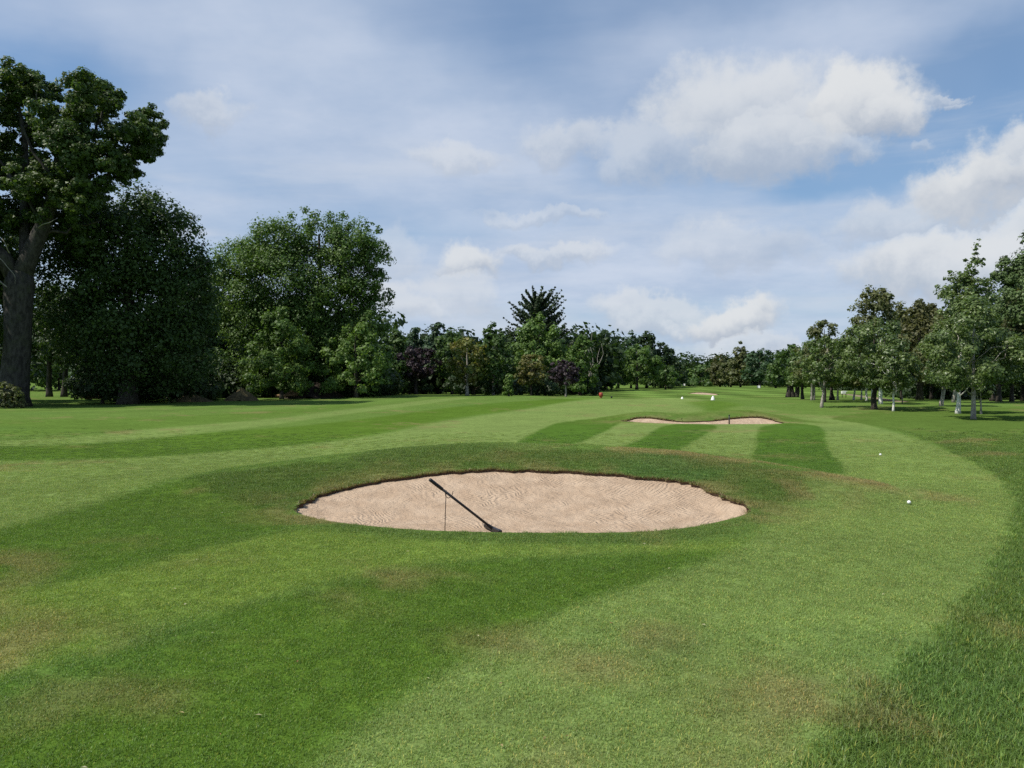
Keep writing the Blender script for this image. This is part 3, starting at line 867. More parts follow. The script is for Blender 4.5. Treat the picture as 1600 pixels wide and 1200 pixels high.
def tree(name, label, px, base, hwpx, top, bottom, kind, pal, D=None, cat='tree', group=None, density=1.0, leaf=None, tr=None, bark=None,
         stems=1, lean=0.0, cr=None, nlimb=8, seed=0, flat=.8, droop=0.0, extra=None, fill=.28, up=.35, needle=False, ncl=None, part='crown'):
    """tree given by its look in the photograph: trunk foot, half width, top and crown bottom in pixels"""
    p = W(px, base) if D is None else Wd(px, D)
    D = p[1]; gz = float(H(*p)); r = np.random.default_rng(abs(seed + int(px * 7 + top)))
    pxm = D / FPX
    zof = lambda yy: CAM_H + (HORIZON - yy) * pxm - gz
    h = zof(top); zb = max(zof(bottom), -.02); hw = hwpx * pxm
    root = empty(name, (p[0], p[1], gz), label, cat, group)
    cr = (cr or max(.16 * hw + .10 * (h - zb) * .5, .22)) * (.72 if kind != 'bush' else 1); hw *= 1.12
    ncl = ncl or int(np.clip(1.7 * (hw * (h - zb)) / (cr * cr), 30, 420))
    if extra is None or extra[0] != 'only':
        C, R = profile_clumps(kind, hw, zb + cr * .35, h, ncl, cr, r, lean)
        R = R * (1.0)
    else: C = np.zeros((0, 3)); R = np.zeros(0)
    if extra is not None:
        for (ex, ey, er, en) in extra[1]:
            en = int(en * (1.5 if er > 15 else 1.2))
            q = np.array([(ex - px) * pxm, 0, zof(ey)]); rr_ = er * pxm
            dd = r.normal(size=(en, 3)); dd /= np.linalg.norm(dd, axis=1)[:, None]
            cc = q + dd * (rr_ * .92 * r.random(en)[:, None] ** .33)
            C = np.concatenate([C, cc]); R = np.concatenate([R, rr_ * r.uniform(.20, .38, en)])
    sz = (leaf or float(np.clip(D * .0042, .10, .60))) * .76
    area = (h - zb) * 2 * hw / (pxm * pxm) * .41   # crown area in render pixels
    lpx = (sz / pxm * .64) ** 2 * .45
    cnt = int(np.clip(area / lpx * 5.2 * density, 900, 150000))
    V, F, c = leaves(C, R, cnt, sz, pal, r, flat, droop, fill, up)
    if zb <= .05: V[:, 2] = np.maximum(V[:, 2], .0)
    link(part, mesh_np(part, V, F, M_NEEDLE if needle else (M_GLINT if pal == 'birch' else M_LEAF), False, c), root)
    tr = (tr or max(hwpx * .07, 1.5)) * pxm
    th = max(h * .86, zb + .2)
    if kind == 'bush' : th = h * .6; 
    link('trunk', trunk_mesh(th, tr, C, r, bark or M_BARK_D, nlimb, stems, lean), root)
    return root


def spiky_tree(name, label, px, base, hwpx, top, D, pal='dark'):
    """dark evergreen with long tail-like branches sweeping up and out"""
    p = Wd(px, D); gz = float(H(*p)); pxm = D / FPX; r = np.random.default_rng(77)
    h = CAM_H + (HORIZON - top) * pxm - gz; hw = hwpx * pxm
    root = empty(name, (p[0], p[1], gz), label, 'tree')
    mb = MB(); mb.tube([(0, 0, -.1), (0, 0, h * .5), (0, 0, h * .93)], [.35, .26, .06], 9)
    cs = []; rs = []
    for i in range(240):
        f = r.uniform(.16, .97); a = r.uniform(0, 2 * math.pi)
        L = hw * (1.3 * (1 - f) ** .30 if f > .6 else 1.0) * r.uniform(.7, 1.22)
        rise = np.interp(f, [.2, .6, .85, 1], [-.1, .12, .45, 1.1]) * r.uniform(.6, 1.3)
        if f > .9: L *= .75
        z = h * f * .93; n = 12
        q = []
        for k in range(n + 1):
            g = k / n
            q.append((math.cos(a) * L * g, math.sin(a) * L * g, z + L * (rise * g + .18 * g * g) - .25 * L * g * (1 - g)))
        mb.tube(q, [.06 * (1 - .7 * k / n) for k in range(n + 1)], 5)
        for k in range(1, n + 1):
            for _ in range(3):
                cs.append(np.array(q[k]) + r.normal(0, .05, 3)); rs.append(.17 * (1.25 - .7 * k / n))
    V, F, c = leaves(np.array(cs), np.array(rs), 60000, .20, pal, r, .8, 0, .3, .2)
    link('crown', mesh_np('crown', V, F, M_NEEDLE, False, c), root)
    link('trunk', mb.mesh('trunk', M_BARK_D), root)
    return root


def big_oak():
    D = 45.0; px0 = 20; p = Wd(px0, D); gz = float(H(*p)); pxm = D / FPX; r = np.random.default_rng(12)
    root = empty('oak_tree', (p[0], p[1], gz), 'tall old oak with a thick grey trunk at the left edge', 'tree', 'big trees along the left side')
    Q = lambda x, y, dy=0.0: ((x - px0) * pxm, dy, CAM_H + (HORIZON - y) * pxm - gz)
    mb = MB()
    mb.tube([Q(18, 634), Q(20, 618), Q(24, 580), Q(28, 530), Q(29, 480), Q(30, 448), Q(33, 425)], [1.12, .86, .74, .70, .74, .80, .66], 18)
    mb.tube([Q(31, 440), Q(44, 408), Q(58, 376), Q(70, 350), Q(80, 320), Q(86, 290), Q(92, 250), Q(104, 205), Q(118, 165)], [.62, .50, .46, .40, .34, .28, .22, .16, .08], 12)
    mb.tube([Q(27, 440), Q(14, 405, -.4), Q(-8, 380, -.8), Q(-40, 350, -1), Q(-70, 300, -1), Q(-80, 250)], [.55, .42, .36, .30, .2, .1], 10)
    mb.tube([Q(42, 418), Q(34, 396, .3), Q(26, 340, .8), Q(22, 280, 1), Q(28, 220, .8), Q(30, 160)], [.40, .30, .26, .22, .15, .08], 10)
    for a, b, r0 in (((86, 290), (40, 200), .16), ((88, 270), (150, 215), .18), ((80, 320), (160, 280), .2), ((150, 215), (215, 195), .10), ((60, 370), (150, 345), .12), ((92, 250), (70, 160), .12),
                     ((150, 215), (170, 150), .09), ((26, 300), (-20, 210), .14), ((40, 200), (60, 140), .08), ((160, 280), (215, 240), .08), ((66, 350), (20, 270), .12)):
        limb(mb, Q(*a), Q(*b, r.uniform(-1.5, 1.5)), r0, .03, r, .08)
    trunk = link('trunk', mb.mesh('trunk', M_BARK), root)
    for pts in ([(30, 452), (14, 435), (13, 415), (20, 409), (30, 412), (40, 424), (49, 436), (48, 448)], [(6, 470), (2, 455), (6, 440), (0, 432)],
                [(79, 362), (90, 359), (104, 356), (111, 350)], [(34, 400), (36, 388), (30, 380)]):
        P = smooth_poly(pts, 6 * len(pts), False); m = len(P)
        dead = MB(); dead.tube([Q(x, y, -1.05 - .5 * math.sin(2.5 * i / m)) for i, (x, y) in enumerate(P)], [.040 * (1 - .75 * i / m) for i in range(m)], 6)
        link('dead_branch', dead.mesh('dead_branch', M_DEAD), root)
    lobes = [(28, 112, 20, 7), (48, 125, 18, 6), (130, 124, 22, 9), (160, 140, 22, 8), (212, 168, 24, 8), (242, 215, 20, 8), (225, 240, 18, 6), (190, 265, 26, 8), (28, 138, 44, 22), (14, 180, 36, 18), (62, 168, 20, 5), (128, 150, 40, 13), (165, 165, 40, 12), (190, 205, 48, 18), (228, 215, 28, 8), (115, 210, 50, 20), (150, 250, 52, 20), (200, 262, 30, 8), (95, 270, 40, 14),
             (22, 250, 42, 14), (50, 290, 40, 13), (0, 320, 50, 18), (60, 345, 36, 10), (-60, 240, 80, 26), (-90, 330, 80, 26), (-50, 420, 60, 20), (115, 320, 42, 13), (-30, 180, 55, 16), (-120, 420, 70, 24), (160, 305, 34, 9), (218, 180, 18, 4), (0, 400, 36, 9), (100, 360, 36, 10), (70, 300, 34, 9), (-20, 440, 40, 12), (-25, 520, 40, 12), (125, 290, 30, 9), (5, 345, 30, 8)]
    C = []; R = []
    for x, y, rr, n in lobes:
        q = np.array(Q(x, y, r.uniform(-2.5, 2.5))); R_ = rr * pxm
        n = int(n * 2.5)
        dd = r.normal(size=(n, 3)); dd /= np.linalg.norm(dd, axis=1)[:, None]
        C.append(q + dd * (R_ * .86 * r.random(n)[:, None] ** .4) * np.array([1, 1.5, .9])); R.append(np.clip(R_ * r.uniform(.17, .32, n), .28, .62))
    C = np.concatenate(C); R = np.concatenate(R)
    V, F, c = leaves(C, R, 190000, .165, 'oak', r, .7, 0, .25, .35)
    link('crown', mesh_np('crown', V, F, M_LEAF, False, c), root)


big_oak()
GL = 'big trees along the left side'
E = lambda *l: ('only', list(l))
tree('broadleaf_tree', 'huge dark rounded tree right of the old oak', 200, 622, 150, 290, 560, 'dome', 'oakdark', D=50, group=GL, density=1.5, tr=14, flat=.8, seed=1, nlimb=26, leaf=.21,
     extra=E((205, 385, 92, 60), (140, 370, 70, 40), (110, 440, 70, 36), (255, 400, 62, 36), (285, 460, 62, 40), (200, 480, 100, 70), (235, 345, 34, 14), (170, 345, 36, 14), (275, 350, 30, 10), (310, 430, 30, 12), (120, 400, 40, 14), (290, 540, 60, 34), (120, 520, 60, 34), (90, 400, 40, 14), (240, 550, 80, 40), (185, 560, 60, 30), (210, 325, 40, 14), (160, 325, 34, 12), (325, 500, 24, 10), (285, 368, 44, 26), (318, 415, 30, 16), (110, 335, 46, 20), (245, 325, 34, 16), (330, 460, 20, 8)))
tree('ash_tree', 'broad bright green ash with airy branches on its right side', 500, 616, 150, 325, 580, 'dome', 'ash', D=62, group=GL, density=1.9, tr=9, seed=2, nlimb=40, leaf=.205,
     extra=E((385, 410, 54, 34), (440, 385, 52, 32), (500, 378, 46, 26), (548, 385, 46, 34), (583, 402, 32, 26), (586, 450, 30, 20), (572, 500, 40, 28), (560, 440, 40, 24), (520, 450, 62, 30), (450, 460, 74, 44), (380, 480, 56, 34), (545, 545, 60, 34), (470, 540, 70, 44),
             (400, 560, 56, 32), (350, 440, 34, 16), (598, 470, 16, 4), (604, 388, 12, 4), (585, 570, 34, 16), (530, 350, 24, 8), (475, 345, 24, 8), (590, 360, 16, 4), (440, 600, 50, 20), (540, 600, 50, 20)))
tree('broadleaf_tree', 'small rounded fresh green tree in front of the tall ash', 440, 617, 48, 478, 612, 'dome', 'ash', D=57, group=GL, seed=3, density=1.1, leaf=.24)
tree('broadleaf_tree', 'yellowish green low tree at the right foot of the tall ash', 556, 617, 50, 498, 612, 'dome', 'light', D=59, group=GL, seed=4, density=.9, leaf=.26, droop=.3)
tree('broadleaf_tree', 'slim straight dark trunk left of its leaning twin in the gap beside the oak', 77, 607, 40, 440, 565, 'round', 'dark', D=64, group='trees in the gap beside the oak', seed=5, tr=4.5, density=1.3, leaf=.26)
tree('broadleaf_tree', 'leaning dark trunk with overhanging leaves in the gap beside the oak', 100, 608, 46, 450, 568, 'round', 'dark', D=63, group='trees in the gap beside the oak', seed=6, tr=4.5, lean=.09, density=1.3, leaf=.26)
tree('willow_bush', 'sunlit pale green drooping bush seen through the gap beside the oak', 92, 603, 34, 560, 600, 'bush', 'light', D=96, cat='bush', seed=7, droop=.6, density=1.0)
tree('broadleaf_tree', 'dark leafy tree leaning out of the frame left of the old oak', -60, 622, 90, 300, 585, 'round', 'oak', D=52, group=GL, seed=8, tr=9, density=.9)
tree('broadleaf_tree', 'very dark tree behind the huge rounded one, at its right shoulder', 320, 612, 60, 400, 590, 'dome', 'dark', D=66, group=GL, seed=9, density=1.4, tr=6)
# undergrowth beneath the big trees
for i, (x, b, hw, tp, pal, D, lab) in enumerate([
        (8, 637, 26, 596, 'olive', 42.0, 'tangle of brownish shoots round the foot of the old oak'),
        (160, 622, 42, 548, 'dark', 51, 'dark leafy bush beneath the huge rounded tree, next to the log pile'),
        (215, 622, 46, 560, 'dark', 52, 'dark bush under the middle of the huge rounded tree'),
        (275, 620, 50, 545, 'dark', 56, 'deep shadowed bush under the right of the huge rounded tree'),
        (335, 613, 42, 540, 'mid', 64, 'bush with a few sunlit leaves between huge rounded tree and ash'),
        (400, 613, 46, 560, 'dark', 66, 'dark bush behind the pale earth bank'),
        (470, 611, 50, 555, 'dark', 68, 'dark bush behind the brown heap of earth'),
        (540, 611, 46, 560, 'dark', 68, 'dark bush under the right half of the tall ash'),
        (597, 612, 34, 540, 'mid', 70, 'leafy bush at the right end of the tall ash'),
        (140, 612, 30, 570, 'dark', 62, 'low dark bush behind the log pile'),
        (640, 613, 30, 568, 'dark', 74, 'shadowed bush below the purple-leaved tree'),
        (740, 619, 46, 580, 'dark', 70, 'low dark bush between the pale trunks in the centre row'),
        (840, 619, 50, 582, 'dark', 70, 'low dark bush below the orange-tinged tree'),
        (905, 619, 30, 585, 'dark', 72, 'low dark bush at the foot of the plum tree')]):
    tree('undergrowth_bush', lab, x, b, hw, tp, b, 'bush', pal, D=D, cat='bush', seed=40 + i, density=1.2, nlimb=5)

# row across the centre
GM = 'mixed trees across the middle distance'
tree('broadleaf_tree', 'small dull green tree just right of the tall ash', 617, 613, 26, 508, 590, 'egg', 'mid', D=76, group=GM, seed=20)
tree('cypress_tree', 'blunt dark evergreen left of the feathery pointed one', 648, 613, 26, 510, 595, 'spire', 'blue', D=80, group=GM, seed=21, needle=True, density=1.2)
tree('cypress_tree', 'feathery evergreen with upswept tips left of centre', 684, 614, 30, 500, 595, 'spire', 'blue', D=78, group=GM, seed=22, needle=True, density=1.2, extra=('add', [(672, 512, 7, 5), (692, 513, 7, 5)]))
tree('purple_leaved_tree', 'wide purple-leaved tree with a thin trunk beside the tall ash', 650, 614.5, 34, 540, 590, 'round', 'purple', D=72, group=GM, seed=23, density=1.25, tr=3)
tree('broadleaf_tree', 'plain green tree left of the yellow-tinged one', 706, 617, 30, 518, 590, 'round', 'mid', D=74, group=GM, seed=24)
tree('broadleaf_tree', 'yellow-tinged tree on a pale trunk in the centre row', 730, 620, 31, 524, 598, 'round', 'yellowed', D=66, group=GM, seed=25, tr=2.8, bark=M_BIRCH_G)
tree('broadleaf_tree', 'tall dark green tree with a pale foot, left of the light green giant', 771, 621, 30, 503, 598, 'egg', 'mid', D=68, group=GM, seed=26, tr=2.2, bark=M_BIRCH_G, density=1.2)
tree('columnar_shrub', 'narrow upright yellow-green shrub at the edge of the grass', 795, 622, 7, 582, 622, 'column', 'light', D=63, cat='shrub', seed=27)
spiky_tree('monkey_puzzle_tree', 'dark spiky evergreen with drooping tail-like branches above the row', 838, 612, 50, 458, 88)
tree('broadleaf_tree', 'large light green rounded tree in front of the spiky evergreen', 842, 617, 46, 489, 590, 'egg', 'light', D=76, group=GM, seed=28, density=1.2)
tree('broadleaf_tree', 'low tree turning orange below the light green giant', 830, 619, 25, 551, 602, 'round', 'rust', D=67, group=GM, seed=29)
tree('plum_tree', 'small purple plum tree on a slim pale trunk', 884, 621.5, 22, 561, 602, 'round', 'purple', D=62.5, group=GM, seed=30, tr=1.5, density=1.2, bark=M_BIRCH_G)
tree('broadleaf_tree', 'green tree right of the plum, leaves to the ground', 908, 619, 24, 518, 612, 'egg', 'ash', D=70, group=GM, seed=31)
tree('broadleaf_tree', 'green bush-like tree beside the open fairway gap', 945, 607, 22, 541, 605, 'round', 'mid', D=98, group=GM, seed=32)


def bare_tree():
    p = Wd(924, 74); gz = float(H(*p)); pxm = 74 / FPX; r = np.random.default_rng(8)
    root = empty('dead_tree', (p[0], p[1], gz), 'pale leafless dead tree rising between green crowns', 'tree')
    h = CAM_H + (HORIZON - 523) * pxm - gz; mb = MB()
    for k in range(7):
        a = r.uniform(-.35, .35); limb(mb, (0, 0, h * .18), (a * h * .45, r.uniform(-.5, .5), h * r.uniform(.7, 1)), .07, .012, r, .0)
    mb.tube([(0, 0, -.1), (0, 0, h * .3)], [.16, .12], 8)
    link('trunk', mb.mesh('trunk', M_DEAD), root)


bare_tree()
# far left wood, beyond the gap
GF = 'far trees left of the fairway end'
for i, (x, b, hw, tp, k, pal, D, lab) in enumerate([
        (911, 606, 24, 517, 'egg', 'mid', 112, 'pointed tree first in the far left wood'),
        (937, 606, 14, 517, 'spire', 'blue', 118, 'thin pointed dark tree behind the dead tree'),
        (966, 605, 28, 519, 'egg', 'blue', 122, 'dark pointed tree, first of three peaks in the far left wood'),
        (986, 605, 24, 517, 'egg', 'blue', 124, 'dark pointed tree, middle one of three peaks in the far left wood'),
        (1010, 605, 28, 514, 'egg', 'dark', 126, 'tallest dark pointed tree in the far left wood'),
        (1032, 604, 26, 531, 'egg', 'dark', 128, 'dark tree on the falling right slope of the far left wood'),
        (1047, 604, 20, 549, 'egg', 'dark', 132, 'dark rounded tree near the right end of the far left wood'),
        (1062, 603.5, 12, 568, 'round', 'dark', 138, 'last low dark tree of the far left wood'),
        (948, 606.5, 24, 556, 'round', 'mid', 104, 'rounded mid green tree at the far wood edge by the mown bank'),
        (995, 606.5, 36, 538, 'round', 'ash', 106, 'wide sunlit tree in front of the far left wood'),
        (1040, 605, 22, 570, 'round', 'mid', 112, 'low tree with pale branch tips by the far hedge')]):
    tree('woodland_tree', lab, x, b, hw, tp, 600 if k != 'spire' else 602, k, pal, D=D, group=GF, seed=60 + i, density=1.15, nlimb=5)
# middle and right far trees
GR = 'far trees right of the fairway end'
for i, (x, b, hw, tp, k, pal, D, lab) in enumerate([
        (1072, 603, 14, 573, 'round', 'light', 160, 'pale green distant tree exactly at the end of the fairway'),
        (1098, 603, 16, 568, 'round', 'mid', 158, 'rounded distant tree left of the brownish one'),
        (1125, 604, 18, 553, 'round', 'brown', 150, 'brownish distant tree left of the poplar'),
        (1157, 608, 17, 533, 'spire', 'olive', 138, 'tall pointed poplar-like tree in the far right group'),
        (1187, 607, 26, 543, 'round', 'blue', 130, 'broad layered conifer in the far right group'),
        (1142, 607, 18, 562, 'round', 'olive', 142, 'dull green tree filling in left of the poplar'),
        (1212, 607, 18, 562, 'dome', 'dark', 122, 'dark low tree at the right end of the far group')]):
    tree('woodland_tree', lab, x, b, hw, tp, 601 if i != 4 else 596, k, pal, D=D, group=GR, seed=90 + i, density=1.15, nlimb=5)
tree('hedge', 'clipped dark hedge across the end of the fairway', 1085, 602.5, 44, 592, 603, 'bush', 'mid', D=150, cat='hedge', seed=99, density=1.4, nlimb=3, cr=.9)
tree('hedge', 'dark hedge running under the far left wood', 1045, 604, 26, 592, 604, 'bush', 'dark', D=120, cat='hedge', seed=98, density=1.4, nlimb=3, cr=.8)

# right-hand rows
GB = 'trees in the right-hand plantation'
tree('broadleaf_tree', 'bushy tree with leaves almost to the ground at the left end of the right rows', 1238, 619.5, 38, 538, 606, 'egg', 'mid', group=GB, seed=110, stems=3, tr=4, D=64)
tree('broadleaf_tree', 'dark-trunked tree just behind the bushy end tree', 1254, 625, 22, 545, 602, 'egg', 'birch', group=GB, seed=111, tr=2.6, D=55)
tree('birch_tree', 'birch with a forked white trunk, first of the birches from the fairway', 1270, 628, 27, 520, 603, 'egg', 'birch', D=50.5, group=GB, seed=112, tr=2, bark=M_BIRCH_G, stems=2, density=.9)
tree('broadleaf_tree', 'olive crowned tree with spiky top above the leaning birch', 1288, 630, 38, 496, 604, 'egg', 'olive', D=46, group=GB, seed=113, tr=2.6, density=1.0)
tree('birch_tree', 'birch on a whitish leaning trunk standing forward of its neighbours', 1284, 637, 32, 526, 603, 'round', 'birch', group=GB, seed=114, tr=2.4, bark=M_BIRCH_G, lean=.10, density=.8)
tree('broadleaf_tree', 'dark slim tree with two stems in the middle of the right rows', 1300, 627.5, 26, 530, 604, 'egg', 'mid', D=52, group=GB, seed=115, tr=2.4, stems=2)
tree('birch_tree', 'birch with a thin grey trunk beside the white box', 1309, 628.5, 22, 540, 605, 'egg', 'birch', D=50, group=GB, seed=116, tr=1.6, bark=M_BIRCH_G)
tree('birch_tree', 'birch whose thin white trunk leans right before the track', 1334, 627.5, 24, 530, 606, 'egg', 'birch', D=51, group=GB, seed=117, tr=1.5, bark=M_BIRCH, lean=.12)
tree('birch_tree', 'birch with the thinnest straight white trunk before the track', 1346, 626.5, 22, 520, 606, 'egg', 'birch', D=53, group=GB, seed=118, tr=1.3, bark=M_BIRCH)
tree('birch_tree', 'birch with a white trunk and brown foot near the track', 1354, 629, 24, 515, 604, 'egg', 'olive', D=49, group=GB, seed=119, tr=1.8, bark=M_BIRCH)
tree('birch_tree', 'tall birch with a narrow airy top, tallest of the middle rows', 1364, 631, 33, 442, 600, 'column', 'olive', D=48, group=GB, seed=120, tr=2.6, bark=M_BIRCH, density=1.0, extra=('add', [(1375, 470, 22, 18), (1352, 500, 20, 12), (1398, 495, 14, 7)]))
tree('broadleaf_tree', 'round dense tree on a dark mossy trunk in the front row', 1366, 640, 54, 498, 604, 'round', 'birch', group=GB, seed=121, tr=4.2, density=1.15, leaf=.13)
tree('birch_tree', 'birch with a stout bright white trunk right of the dark mossy trunk', 1376, 635, 30, 515, 603, 'egg', 'birch', D=42, group=GB, seed=122, tr=2.9, bark=M_BIRCH)
tree('birch_tree', 'front birch with a slender clean white stem', 1396, 642.5, 34, 530, 612, 'round', 'birch', group=GB, seed=123, tr=1.7, bark=M_BIRCH, density=.9, leaf=.12)
tree('broadleaf_tree', 'feathery tree with a wispy pointed tip left of the brown trees', 1408, 630, 22, 466, 600, 'spire', 'olive', D=54, group=GB, seed=124, density=.6)
tree('broadleaf_tree', 'dark thick-trunked tree behind the front birches', 1437, 631, 40, 462, 600, 'egg', 'brown', D=52, group=GB, seed=125, tr=5, density=1.0)
tree('broadleaf_tree', 'brown-leaved tree with a ragged top', 1455, 634, 34, 470, 600, 'egg', 'brown', D=56, group=GB, seed=126, density=1.0)
tree('birch_tree', 'birch with two pale stems in a V near the right edge', 1471, 639, 34, 490, 603, 'egg', 'olive', D=38.5, group=GB, seed=127, tr=1.9, stems=2, bark=M_BIRCH_G)
tree('birch_tree', 'highest tree of the right rows, wind-bent tip leaning right', 1490, 638, 44, 436, 600, 'spire', 'birch', D=45, group=GB, seed=128, tr=2.4, bark=M_BIRCH_G, density=1.1, lean=.12,
     extra=('add', [(1505, 450, 26, 14), (1510, 430, 20, 12), (1517, 412, 14, 10), (1523, 397, 10, 8), (1527, 384, 6.5, 6), (1530, 374, 4, 4), (1480, 450, 18, 9), (1484, 425, 6, 4), (1538, 408, 7, 3), (1500, 470, 36, 16), (1530, 455, 24, 10)]))
tree('birch_tree', 'birch with a thick smooth white trunk and brown foot', 1497, 646, 42, 510, 606, 'round', 'birch', group=GB, seed=129, tr=3.6, bark=M_BIRCH, leaf=.12, lean=.04)
tree('birch_tree', 'nearest tree of the right rows, big dense crown on a knobbly split trunk', 1521, 655, 74, 462, 606, 'egg', 'birch', group=GB, seed=130, tr=3.6, bark=M_BIRCH_G, leaf=.118, density=1.15, cr=.5)
tree('birch_tree', 'sapling with a thin pale stem right of the knobbly split trunk', 1533, 647, 14, 590, 620, 'egg', 'birch', group=GB, seed=131, tr=1.6, bark=M_BIRCH_G, lean=-.02, density=.5)
tree('pine_tree', 'tall rounded green pine at the right edge', 1586, 637, 44, 402, 560, 'round', 'pine', D=60, group=GB, seed=132, tr=5, needle=True, density=1.4, extra=('add', [(1580, 425, 26, 18), (1600, 430, 34, 20)]))
tree('larch_tree', 'rusty brown larch in front of the pine', 1598, 639, 40, 440, 600, 'egg', 'brown', D=52, group=GB, seed=133, tr=3)
tree('pine_tree', 'dark trunk left of the gap under the pine', 1551, 639, 26, 500, 600, 'egg', 'dark', D=50, group=GB, seed=134, tr=4)
tree('pine_tree', 'dark broad trunk right next to the sapling with dense shade above', 1561, 639.5, 28, 505, 600, 'egg', 'dark', D=48, group=GB, seed=135, tr=4)
tree('pine_tree', 'last dark trunk before the right edge of the picture', 1581, 639, 30, 520, 602, 'egg', 'dark', D=49, group=GB, seed=136, tr=3.2)
tree('pine_tree', 'tall pine whose branch tip just enters at the right edge', 1655, 640, 66, 330, 600, 'round', 'pine', D=50, group=GB, seed=137, tr=6, needle=True)
for i, (x, b, hw, tp, pal, D, lab) in enumerate([
        (1425, 627, 40, 575, 'mid', 66, 'leafy bush behind the front birches, right of the track'),
        (1490, 630, 44, 570, 'dark', 66, 'dark bush behind the thick smooth white trunk'),
        (1550, 630, 44, 565, 'dark', 68, 'dark bush in the shade behind the pines'),
        (1610, 632, 40, 570, 'dark', 66, 'dark bush under the right edge pine'),
        (1335, 612, 40, 575, 'dark', 104, 'dark bush beyond the track, seen between white trunks')]):
    tree('undergrowth_bush', lab, x, b, hw, tp, b, 'bush', pal, D=D, cat='bush', seed=150 + i, density=1.1, nlimb=5)


def wood_mass(name, label, segs, pal, seed, size):
    r = np.random.default_rng(seed); C = []; R = []
    for (x0, x1, D, top, n) in segs:
        pxm = D / FPX
        x = r.uniform(x0, x1, n); dd = D + r.uniform(0, 10, n)
        zt = CAM_H + (HORIZON - top) * pxm
        z = zt * (.03 + .95 * r.random(n) ** .62) * (1 - .14 * r.random(n)) * (.82 + .30 * fbm(x * .045, x * 0 + seed, 1., seed, 3))
        C.append(np.stack([(x - 800) / FPX * dd, dd, z], 1)); R.append(r.uniform(.9, 2.0, n) * D / 80)
    C = np.concatenate(C); R = np.concatenate(R)
    V, F, c = leaves(C, R, 46000 if size < .3 else 52000, size, pal, r, .9, 0, .3, .3, 0.0)
    V[:, 2] = np.maximum(V[:, 2], 0)
    link(name, mesh_np(name, V, F, M_LEAF, False, c), kind='stuff', label=label)


wood_mass('far_wood', 'dense dark wood behind the trees on the left and centre', [(-120, 60, 90, 480, 80), (120, 620, 86, 470, 330), (600, 960, 92, 516, 330), (590, 915, 76, 565, 190), (120, 600, 67, 560, 160), (-420, -100, 80, 430, 160), (50, 135, 108, 520, 70)], 'dark', 5, .62)
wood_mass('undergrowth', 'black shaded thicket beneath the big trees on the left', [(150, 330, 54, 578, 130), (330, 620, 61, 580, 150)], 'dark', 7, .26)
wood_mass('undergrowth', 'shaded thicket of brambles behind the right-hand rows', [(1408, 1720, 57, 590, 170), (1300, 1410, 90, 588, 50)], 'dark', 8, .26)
wood_mass('far_wood', 'dense dark wood behind the plantation on the right', [(1210, 1330, 140, 560, 70), (1320, 1430, 110, 540, 110), (1400, 1640, 78, 480, 240), (1640, 2000, 70, 470, 160), (1040, 1240, 165, 566, 120)], 'dark', 6, .62)

# ------------------------------------------------------------------ earth heaps, logs, track
def heap(name, label, cat, px, base, hwpx, top, D, mat, seed, depth=1.0):
    p = Wd(px, D); pxm = D / FPX; gz = float(H(*p)); hw = hwpx * pxm; h = CAM_H + (HORIZON - top) * pxm - gz
    n = 40; g = np.linspace(-1, 1, n); X, Y = np.meshgrid(g, g)
    rr = np.hypot(X, Y) + .25 * (fbm(X.ravel() * 2 + seed, Y.ravel() * 2, 1.3, seed).reshape(n, n) - .5)
    Z = h * np.clip(1 - rr, 0, 1) ** .8 * (.8 + .4 * fbm(X.ravel() * 5 + seed, Y.ravel() * 5, 1.5, seed + 2).reshape(n, n)) * 1.25
    Z[rr >= 1] = -.05
    V = np.stack([X.ravel() * hw, Y.ravel() * hw * depth, Z.ravel()], 1)
    i = np.arange(n - 1)[:, None]; k = np.arange(n - 1)[None, :]
    F = np.stack([i * n + k, i * n + k + 1, (i + 1) * n + k + 1, (i + 1) * n + k], -1).reshape(-1, 4)
    o = link(name, mesh_np(name, V, F, mat, True)); o.location = (p[0], p[1], gz + .01)
    o['label'] = label; o['category'] = cat
    return o


heap('earth_heap', 'broad brown heap of earth under the tall ash', 'earth heap', 492, 612, 46, 601, 60, M_HEAP, 3)
heap('earth_heap', 'low pale earth bank with straw-coloured top left of the logs', 'earth heap', 378, 617, 27, 611.5, 55, M_BANK, 7, .5)
heap('earth_heap', 'thin worn strip of bare earth under the dark trees', 'earth heap', 300, 620, 34, 618.5, 54, M_BANK, 11, .4)


def log_pile(label, px, base, D, spec, seed):
    p = Wd(px, D); pxm = D / FPX; gz = float(H(*p)); r = np.random.default_rng(seed)
    root = empty('log_pile', (p[0], p[1], gz), label, 'log pile')
    for k, (x0, y0, x1, y1, rad) in enumerate(spec):
        mb = MB(); q = lambda x, y, d: ((x - px) * pxm, d, CAM_H + (HORIZON - y) * pxm - gz)
        mb.tube([q(x0, y0, .2 * k), q((x0 + x1) / 2, (y0 + y1) / 2 - .3, .2 * k), q(x1, y1, .2 * k + .4)], [rad, rad * .9, rad * .8], 8)
        link('log', mb.mesh('log', M_CUT), root)


log_pile('few cut logs lying beside the brown heap under the ash', 452, 619, 57, [(430, 619, 462, 616.5, .12), (447, 616, 458, 609, .10), (451, 616.5, 461, 612, .08)], 3)
log_pile('orange-brown brushwood pile beside the short pale post', 138, 623, 51, [(127, 621, 145, 619, .10), (130, 622, 150, 622, .10), (133, 618, 142, 615.5, .08), (138, 620, 155, 621, .09), (128, 617.5, 138, 620, .07), (136, 617, 148, 618, .07)], 4)


